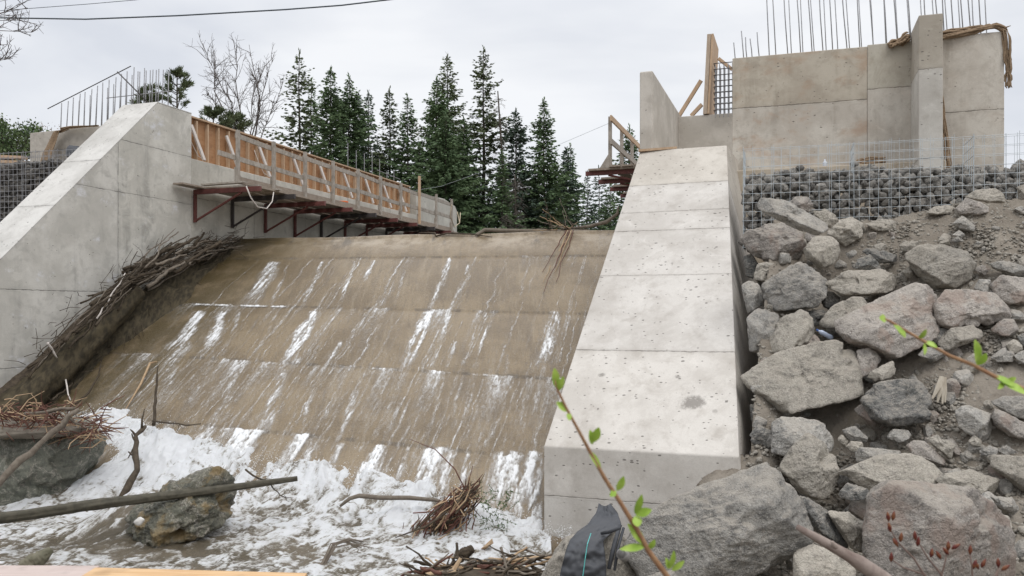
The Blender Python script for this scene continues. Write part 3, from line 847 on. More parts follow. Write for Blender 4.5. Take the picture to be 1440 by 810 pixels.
# ================================================================== RIGHT ABUTMENT
AE = np.array((3.1, -1.0, 0)); AE /= np.linalg.norm(AE); AQ = np.array((AE[1], -AE[0], 0))  # along the face, toward the camera
if AQ[1] > 0: AQ = -AQ
A0 = np.array((4.65, 18.0, 0))
def A(e, q, z): return A0 + AE * e + AQ * q + UZ * z
def build_right_abutment():
    lenA = 5.08
    e_j = float(np.interp(1237, [1030, 1412], [0, lenA])) - 0.12
    e_b = float(np.dot(np.array((7.92, 16.94, 0)) - A0, AE)) + 0.2
    c = ((0.485, 0.442, 0.385), (0.545, 0.51, 0.452), (0.32, 0.287, 0.243))
    root = thing('abutment_wall', A(2.5, -0.5, 1.4), 'tall tan concrete abutment wall with bare steel bars along its top', 'wall')
    top = 5.37
    for k, (ea, eb, zj, up) in enumerate(((0.0, e_j, 4.30, (0.86, 0.83, 0.775)), (e_j + .004, e_b, 4.50, (0.86, 0.86, 0.82)), (e_b + .004, lenA, 3.93, (1.02, 1.02, 1.02)))):
        m = concrete('tan_abutment_concrete', *c, [(0, 0, 1, zj, 0.009)], 1.05, 0.65, tint=[(0, 0, 1, zj, up)], porescale=5.5, tie=1.25, rust=0.45 if k == 0 else .1)
        V, Fc = convex([A(e, q, z) for e in (ea, eb) for q in (0, -1.1) for z in (0.8, top + 0.03 * k)])
        build('wall_block', np.array(V), Fc, m, root, bevel=0.012)
    # ledge (footing) in front of the wall, beige
    m2 = concrete('beige_footing_concrete', (0.40, 0.34, 0.265), (0.45, 0.39, 0.31), (0.27, 0.22, 0.16), (), 0.6, 0.4)
    V, Fc = convex([A(e, q, z) for e in (-0.35, 4.0) for q in (0.004, 0.45) for z in (0.8, 2.93)])
    build('footing', np.array(V), Fc, m2, root, bevel=0.02)
    # buttress column
    m3 = concrete('buttress_concrete', (0.46, 0.435, 0.395), (0.52, 0.50, 0.46), (0.31, 0.285, 0.25),
                  [(0, 0, 1, 4.55, .007), (0, 0, 1, 2.88, .007)], 1.3, 0.2, tint=[(0, 0, 1, 4.55, (0.82, 0.78, 0.72))], porescale=6)
    e0 = float(np.dot(np.array((7.92, 16.94, 0)) - A0, AE))
    V, Fc = convex([A(e, q, z) for e in (e0, e0 + 0.41) for q in (0.006, 1.05) for z in (0.8, 5.56)] )
    Va = np.array(V)
    build('buttress', Va, Fc, m3, root, bevel=0.015)
    # bars along the top: two rows, leaning a little
    r = random.Random(3)
    us = [1034, 1047, 1052, 1060, 1071, 1086, 1096, 1114, 1133, 1150, 1166, 1180, 1201, 1219, 1238, 1257, 1272, 1291, 1312, 1330, 1336, 1349, 1362, 1372, 1385]
    for i, u in enumerate(us):
        e = (u - 1030) / (1412 - 1030) * lenA
        hgt = [0.43, 0.66, 0.52, 0.48, 0.6][i % 5] if i < 5 else 1.55
        p = A(e, -0.18, top - 0.05)
        q_ = p + np.array((r.uniform(-.05, .01) * hgt - 0.055 * hgt, 0, hgt))
        MB().tube([p, (p + q_) / 2 + np.array((r.uniform(-.01, .01), 0, 0)), q_], 0.011, 6).out('reinforcing_bar', M_rebar, root, smooth=True)
    for i in range(17):
        e = 1.2 + i * 0.235
        p = A(e, -0.85, top - 0.05); hgt = 1.4 + r.uniform(-.1, .1)
        MB().tube([p, p + np.array((-0.09 + r.uniform(-.02, .02), 0, hgt))], 0.010, 6).out('reinforcing_bar', M_rebar, root, smooth=True)
    # red crayon marks and grey plugs are just stains in the concrete; burlap over the top
    def cloth(name, path, wid, label, seed, thick=0.03, droop=None):
        path = [np.asarray(p, float) for p in path]
        rr_ = np.random.default_rng(seed)
        mb = MB()
        tot = len(path) - 1
        for k in range(17):
            t0, t1 = max(0, rr_.uniform(-.25, .12) * tot), min(tot, tot * rr_.uniform(.86, 1.1))
            ph, tw = rr_.uniform(0, 6.28), rr_.uniform(-.7, 1.0)
            pts = []
            for q in range(15):
                t = t0 + (t1 - t0) * q / 14; i = min(int(t), tot - 1); f_ = t - i
                d = path[i + 1] - path[i]; d = d / np.linalg.norm(d)
                s1 = np.cross(d, UZ) if abs(d[2]) < .8 else AE * 1.0
                s1 = s1 / np.linalg.norm(s1); s2 = np.cross(s1, d)
                wv = wid * (.6 + .75 * vnoise([[t * 1.7, k * .3, seed]], seed)[0]) * (0.8 + .5 * (k % 3) / 2)
                a = ph + tw * t / tot * 1.6
                pts.append(path[i] * (1 - f_) + path[i + 1] * f_ + s1 * math.cos(a) * wv + s2 * math.sin(a) * wv * (thick / wid))
            mb.tube(pts, [wid * .26 * rr_.uniform(.7, 1.2) * (1 if 0 < q < 14 else .35) for q in range(15)], 6)
        V, Fc = mb.V, mb.F
        o = build(name, np.array(V), Fc, M_burlap, None, path[0], True)
        tag(o, label, 'burlap')
    cloth('burlap_sheet', [A(3.02, 0.03, 5.33), A(3.2, .02, 5.40), A(3.42, 0.05, 5.48)], 0.10, 'bunched brown burlap on the wall top just left of the concrete buttress', 3, 0.07)
    cloth('burlap_sheet', [A(3.86, 0.05, 5.40), A(4.3, 0.0, 5.45), A(4.7, 0.02, 5.50), A(4.95, 0.03, 5.53), A(5.12, 0.03, 5.42)], 0.085, 'rope of brown burlap draped over the wall top right of the buttress', 5, 0.075)
    cloth('burlap_sheet', [A(5.08, 0.03, 5.45), A(5.11, 0.0, 5.15), A(5.13, 0.0, 4.8), A(5.16, 0.0, 4.5), A(5.14, 0, 4.32)], 0.06, 'ragged burlap strip hanging down the far right end of the abutment wall', 8, 0.05)
    cloth('burlap_sheet', [A(3.93, 0.15, 4.3), A(3.97, 0.22, 3.7), A(4.02, 0.3, 3.2), A(4.06, 0.4, 2.7)], 0.05, 'narrow burlap strip hanging behind the right side of the buttress', 9, 0.04)
    cloth('burlap_sheet', [A(2.35, 0.25, 2.97), A(2.6, 0.25, 3.01), A(2.95, 0.25, 3.0)], 0.085, 'crumpled burlap heap lying on the beige ledge behind the wire mesh', 12, 0.06)
    # small white jug on the ledge
    j = MB(); c_ = A(1.82, 0.3, 2.93)
    j.tube([c_, c_ + (0, 0, .015), c_ + (0, 0, .09), c_ + (0, 0, .12), c_ + (0, 0, .13), c_ + (0, 0, .16)], [.04, .045, .043, .024, .016, .016], 12)
    o = j.out('plastic_bottle', plain('white_plastic', (.52, .55, .60), .4, .4, 0, .1), None, c_, True)
    tag(o, 'small whitish plastic bottle standing on the beige ledge of the abutment', 'bottle')
build_right_abutment()

def build_right_upper():
    # concrete fin standing on the wing wall's inner edge
    m = concrete('fin_concrete', (0.47, 0.435, 0.385), (0.53, 0.495, 0.445), (0.34, 0.31, 0.27), (), 0.8, 0.3, porescale=5)
    n0 = float(np.dot(P(918, 100, 17.3), WN)); a0 = float(np.dot(P(918, 100, 17.3), WT))
    zt = float(P(918, 99, 17.3)[2])
    V, Fc = convex([W(n, a, z) for n in (n0 - 0.27, n0) for a in (a0, a0 + 4.4) for z in (3.2, zt)])
    o = build('parapet_wall', np.array(V), Fc, m, None, W(n0, a0, 3.2), False, None, 0.03)
    tag(o, 'tall thin concrete fin standing at the head of the white wing wall', 'wall')
    # cross wall
    p0 = P(954, 164, 20.9); 
    e1 = 1.35
    V, Fc = convex([p0 * (1, 1, 0) + AE * e - AQ * q + UZ * z for e in (0, e1) for q in (0, .6) for z in (2.6, p0[2])])
    o = build('cross_wall', np.array(V), Fc, m, None, p0 * (1, 1, 0) + UZ * 2.6, False, None, 0.015)
    tag(o, 'low concrete cross wall between the thin fin and the tall abutment', 'wall')
    # leaning form panel on the cross wall
    root = thing('form_panel', P(990, 162, 20.6), 'upright wooden form panel standing on the low cross wall', 'formwork')
    b0 = P(985, 161, 20.7); 
    ax = WN
    lean = np.array((0.0, 0.0, 1.0))
    mp_ = wood('panel_wood', (0.40, 0.31, 0.235), (0.47, 0.385, 0.30), (1, 1, 0.4), 12)
    topz = float(P(993, 49, 20.7)[2]); botz = float(b0[2]) + 0.01
    for k, (na, nb, nm, mt) in enumerate(((0.0, 0.05, 'plywood', M_new_wood), (-0.10, -0.01, 'stud_frame', mp_))):
        mb = MB()
        pts = []
        for z, sh in ((botz, 0.0), (topz, 0.10)):
            for dn in (na + 0.16, nb + 0.16):
                for da in (0, 1.3):
                    pts.append(b0 * (1, 1, 0) + WN * (dn + sh) + WT * da + UZ * z)
        V, Fc = convex(pts)
        build(nm, np.array(V), Fc, mt, root)
    MB().bar(P(955, 163, 21.2), P(986, 113, 20.9), 0.05, 0.09).out('prop', M_new_wood, root)
    MB().bar(P(972, 163, 21.0), P(987, 147, 20.8), 0.05, 0.09).out('prop', M_new_wood, root)
    MB().bar(P(1010, 82, 20.9), P(1030, 98, 20.9), 0.05, 0.07).out('prop', M_new_wood, root)
    # rebar cage
    root = thing('rebar_cage', P(1018, 160, 20.4), 'dark reinforcing cage between the form panel and the tall wall', 'rebar cage')
    base = P(1004, 160, 20.5)
    for i in range(5):
        for j in range(3):
            p = base * (1, 1, 0) + AE * (0.1 * i + 0.03) - AQ * (0.22 * j) + UZ * (base[2] - .1)
            MB().tube([p, p + (0, 0, 1.28)], 0.010, 6).out('upright_bar', M_rebar, root)
    for k in range(9):
        z = base[2] + 0.08 + k * 0.14
        c = [base * (1, 1, 0) + AE * e - AQ * q + UZ * z for e, q in ((0.0, -0.02), (0.48, -0.02), (0.48, .48), (0.0, .48), (0.0, -0.02))]
        MB().tube(c, 0.011, 6).out('stirrup', M_darkst, root)
build_right_upper()

# ================================================================== GABIONS
STONES = []
def stone_mesh(seed, sub=2, planes=9, p=16):
    V, Fc = ico(sub)
    r = np.random.default_rng(seed)
    n = r.normal(size=(planes, 3)); n /= np.linalg.norm(n, axis=1)[:, None]
    h = r.uniform(0.55, 1.0, planes)
    d = V @ n.T
    k = np.where(d > 1e-3, d / h, 0)
    rad = 1 / (np.maximum((k ** p).sum(1), 1e-9) ** (1 / p))
    rad = np.minimum(rad, 1.25)
    W_ = V * rad[:, None]
    W_ += V * (0.05 * fbm(V * 2.2 + seed, 4, seed))[:, None]
    return W_, Fc
M_gstone = rockmat('gabion_stone', (0.165, 0.16, 0.15), (0.24, 0.228, 0.208), (0.08, 0.078, 0.076), 0.22)
M_gstone2 = rockmat('gabion_stone_brown', (0.19, 0.165, 0.135), (0.25, 0.22, 0.18), (0.10, 0.085, 0.07), 0.15)
STONE_ME = []
for k in range(10):
    V, Fc = stone_mesh(100 + k)
    me = bpy.data.meshes.new('stone_shape')
    me.from_pydata([tuple(v) for v in V], [], [tuple(f) for f in Fc]); me.update()
    STONE_ME.append(me)

def stuff_stones(name, items, mat):
    VV, FF, k = [], [], 0
    for (c, sz, sd_) in items:
        V, Fc = stone_mesh(100 + sd_ % 10, 1, 8)
        r = np.random.default_rng(sd_)
        A3 = np.linalg.qr(r.normal(size=(3, 3)))[0]
        VV.append((V * sz) @ A3.T + c); FF.append(Fc + k); k += len(V)
    o = build(name, np.concatenate(VV), np.concatenate(FF), mat, None, items[0][0])
    return tag(o, kind='stuff')

def wire_mesh(pt, L, z0, z1, dx, dz, rad, jit, seed):
    r = random.Random(seed)
    mb = MB()
    n = int(L / dx)
    for i in range(n + 1):
        e = i * dx + r.uniform(-jit, jit)
        mb.tube([pt(e, z0), pt(e + r.uniform(-jit, jit), (z0 + z1) / 2), pt(e + r.uniform(-jit, jit) * 2, z1 + r.uniform(-.02, .03))], rad, 5)
        if i % 6 == 3:   # doubled wires where two panels meet
            mb.tube([pt(e + 0.03, z0), pt(e + 0.035, z1 + 0.03)], rad, 5)
    k = int((z1 - z0) / dz)
    for j in range(k + 1):
        z = z1 - 0.02 - j * dz
        mb.tube([pt(-0.02, z), pt(L * .33, z + r.uniform(-.01, .012)), pt(L * .66, z + r.uniform(-.012, .01)), pt(L, z)], rad, 5)
    return mb

def build_gabion_right():
    L = 5.2
    root = thing('gabion_basket', G(2.2, -0.4, 1.2), 'long wire mesh gabion basket half filled with grey stones behind the rock pile', 'gabion')
    ztop = lambda e: 2.83 - 0.02 * e
    wire_mesh(lambda e, z: G(e, 0.0, z), L, 1.05, 2.80, 0.152, 0.152, 0.0034, 0.006, 1).out('front_mesh', M_steel, root)
    wire_mesh(lambda e, z: G(e, -0.82, z), L, 1.3, 2.92, 0.152, 0.152, 0.003, 0.006, 2).out('back_mesh', M_steel, root)
    for e in (0.0, 1.75, 3.5):
        wire_mesh(lambda q, z, e=e: G(e, -q, z), 0.8, 1.1, 2.8, 0.16, 0.152, 0.004, 0.004, 5 + int(e)).out('divider_mesh', M_steel, root)
    r = np.random.default_rng(11)
    cnt = 0
    rows = 10
    first = None
    spots = []
    for j in range(rows):
        z = 1.16 + j * 0.106
        for i in range(38):
            e = 0.08 + i * 0.135 + (0.075 if j % 2 else 0) + r.uniform(-.03, .03)
            if e > 5.1: continue
            top = 2.10 + 0.10 * math.sin(e * 1.3) + 0.02 * e
            if z > top: continue
            spots.append((e, -0.10 + r.uniform(-.03, .015), z + r.uniform(-.02, .02), r.uniform(0.060, 0.086)))
    spots.sort(key=lambda t: -t[2])
    extra = spots[290:]
    spots = spots[:290]
    for (e, q, z, sz) in spots:
        o = bpy.data.objects.new('gabion_stone', STONE_ME[int(r.integers(10))])
        if not o.data.materials: o.data.materials.append(M_gstone)
        COL.objects.link(o)
        o.location = tuple(G(e, q, z)); o.rotation_euler = tuple(r.uniform(0, 6.28, 3))
        o.scale = (sz * 1.05, sz * r.uniform(.8, 1.1), sz * r.uniform(.65, .95))
        tag(o, 'fist-sized grey stone packed inside the wire mesh gabion', 'stone', 'stones packed in the gabion basket')
    items = [(G(e, q, z), sz, i) for i, (e, q, z, sz) in enumerate(extra)]
    for i in range(900):
        e = r.uniform(0.03, 5.15); q = -r.uniform(0.22, 0.78)
        top = 2.12 + 0.10 * math.sin(e * 1.3) + 0.02 * e + 0.42 * (-q - .1) + r.uniform(-.08, .06)
        z = top - abs(r.normal(0, 0.12)) - (0.25 * r.uniform(0, 1) if r.uniform() < .4 else 0)
        items.append((G(e, q, z), r.uniform(0.06, 0.10), i))
    for i in range(500):
        items.append((G(r.uniform(0.03, 5.15), -0.24, r.uniform(1.1, 2.1)), r.uniform(0.07, 0.1), i))
    for i in range(260):   # the basket continues beyond the photograph's right edge, and the fill spills under the mesh
        items.append((G(r.uniform(0, 5.2), -r.uniform(0.05, .12), r.uniform(1.05, 1.3)), r.uniform(0.06, 0.09), i))
    stuff_stones('gabion_fill', items, M_gstone)
    # end wall of the pile seen past the wing wall is soil
build_gabion_right()

# ================================================================== BOULDERS
M_rk = [rockmat('grey_granite', (0.265, 0.255, 0.235), (0.385, 0.367, 0.335), (0.12, 0.117, 0.113), 0.55, None, 0.25),
        rockmat('brown_gneiss', (0.285, 0.262, 0.222), (0.395, 0.365, 0.315), (0.14, 0.13, 0.117), 0.6, None, 0.25),
        rockmat('pinkish_granite', (0.285, 0.26, 0.235), (0.385, 0.352, 0.318), (0.13, 0.12, 0.112), 0.5, (0.32, 0.25, 0.21), 0.3),
        rockmat('dark_grey_rock', (0.13, 0.13, 0.122), (0.195, 0.19, 0.178), (0.05, 0.05, 0.05), 0.5, None, 0.3),
        rockmat('green_wet_rock', (0.085, 0.085, 0.062), (0.135, 0.128, 0.095), (0.04, 0.042, 0.036), 0.0, (0.22, 0.15, 0.06), 0.7, True),
        rockmat('green_bank_rock', (0.10, 0.105, 0.082), (0.15, 0.15, 0.12), (0.055, 0.06, 0.05), 0.25, None, 0.5, True)]
REG = dict(A=(1040, 250, 5.4), B=(1240, 250, 5.4), C=(1040, 380, 5.4), D=(1240, 380, 5.4), E=(1040, 500, 5.4), F=(1240, 500, 5.4),
           G=(1040, 600, 3.857), H=(1200, 600, 3.857), P=(0, 0, 1))

def hull2(pts):
    pts = sorted(set(map(tuple, pts)))
    def half(ps):
        h = []
        for p in ps:
            while len(h) >= 2 and (h[-1][0] - h[-2][0]) * (p[1] - h[-2][1]) - (h[-1][1] - h[-2][1]) * (p[0] - h[-2][0]) <= 0: h.pop()
            h.append(p)
        return h
    a, b = half(pts), half(pts[::-1])
    return np.array(a[:-1] + b[:-1])

def boulder(poly, Yc, seed, mat, name, label, cat='boulder', thick=0.8, sub=5, rough=1.0, group=None, sharp=70, toptilt=0.9, facets=9, grow=1.0):
    r = np.random.default_rng(seed)
    H = hull2(poly)                                  # photo pixels
    H = H.mean(0) + (H - H.mean(0)) * grow
    X = np.stack([(H[:, 0] - U0) / F * Yc, (V0 - H[:, 1]) / F * Yc], 1)
    x2, z2 = X[:, 0], X[:, 1]
    if sum(x2[i] * z2[(i + 1) % len(H)] - x2[(i + 1) % len(H)] * z2[i] for i in range(len(H))) < 0: X = X[::-1]
    ar, cx, cz = 0, 0, 0
    for i in range(len(X)):
        a, b = X[i], X[(i + 1) % len(X)]
        k = a[0] * b[1] - b[0] * a[1]
        ar += k; cx += (a[0] + b[0]) * k; cz += (a[1] + b[1]) * k
    c = np.array((cx, cz)) / (3 * ar)
    Q = X - c
    wx, wz = np.ptp(Q[:, 0]), np.ptp(Q[:, 1])
    size = math.sqrt(wx * wz)
    ty = size * thick * 0.5
    N, Hh = [], []
    for i in range(len(Q)):
        a, b = Q[i], Q[(i + 1) % len(Q)]
        d = b - a; L = np.linalg.norm(d)
        if L < 1e-4: continue
        n2 = np.array((d[1], -d[0])) / L
        h = float(n2 @ a)
        up = n2[1]
        ff = np.interp(up, [-1, -0.2, 0.3, 1], [0.12, 0.22, 0.55, toptilt]) * r.uniform(0.75, 1.2)
        for sgn, phi in ((-1, ff), (1, r.uniform(0.15, 0.5))):
            N.append((n2[0] * math.cos(phi), sgn * math.sin(phi), n2[1] * math.cos(phi))); Hh.append(h * math.cos(phi))
    for k in range(facets):   # front facets
        n = np.array((r.normal(0, .5), -1, r.normal(0.3, .45))); n /= np.linalg.norm(n)
        sup = max(float(q2[0] * n[0] + q2[1] * n[2]) for q2 in Q)
        Hh.append(max(ty * r.uniform(0.55, 0.95), sup * r.uniform(0.62, 0.9))); N.append(n)
    N.append((0, 1, 0)); Hh.append(ty)
    N.append((0.3, 0.9, 0.3)); Hh.append(ty)
    N, Hh = np.array(N), np.array(Hh)
    V, Fc = ico(sub)
    D = V * (wx, 2 * ty, wz); D = D / np.linalg.norm(D, axis=1)[:, None]
    k = np.maximum(D @ N.T, 0) / Hh
    rad = 1 / ((k ** sharp).sum(1) ** (1 / sharp))
    V = D * rad[:, None]
    s_ = size
    pz = V / s_ * 1.0 + seed * 1.37
    st = np.stack([pz[:, 0] + .5 * pz[:, 2], pz[:, 1], pz[:, 2] * 3.5 - pz[:, 0] * .9], 1)
    disp = 0.016 * fbm(pz * 2.6, 3, seed, 0.5) + 0.013 * fbm(st * 2.6, 5, seed + 5, 0.62, ridged=True) + 0.026 * fbm(pz * 8, 5, seed + 9, 0.7) - 0.012
    stp = fbm(st * 1.3, 3, seed + 61) * 4.0
    disp = disp + 0.014 * (np.floor(stp) + sstep(0.42, 0.58, stp - np.floor(stp))) / 2.0
    chip = np.maximum(fbm(pz * 3.1, 3, seed + 40) - 0.22, 0)
    disp = disp - 0.22 * chip
    V = V + D * (disp * rough * s_)[:, None]
    org = np.array((c[0], Yc, c[1]))
    o = build(name, V + org, Fc, mat, None, org + (0, 0, -wz / 2), True)
    tag(o, label, cat, group)
    return o

def zpoly(reg, pts):
    x0, y0, k = REG[reg]
    return [(x0 + a / k, y0 + b / k) for a, b in pts]

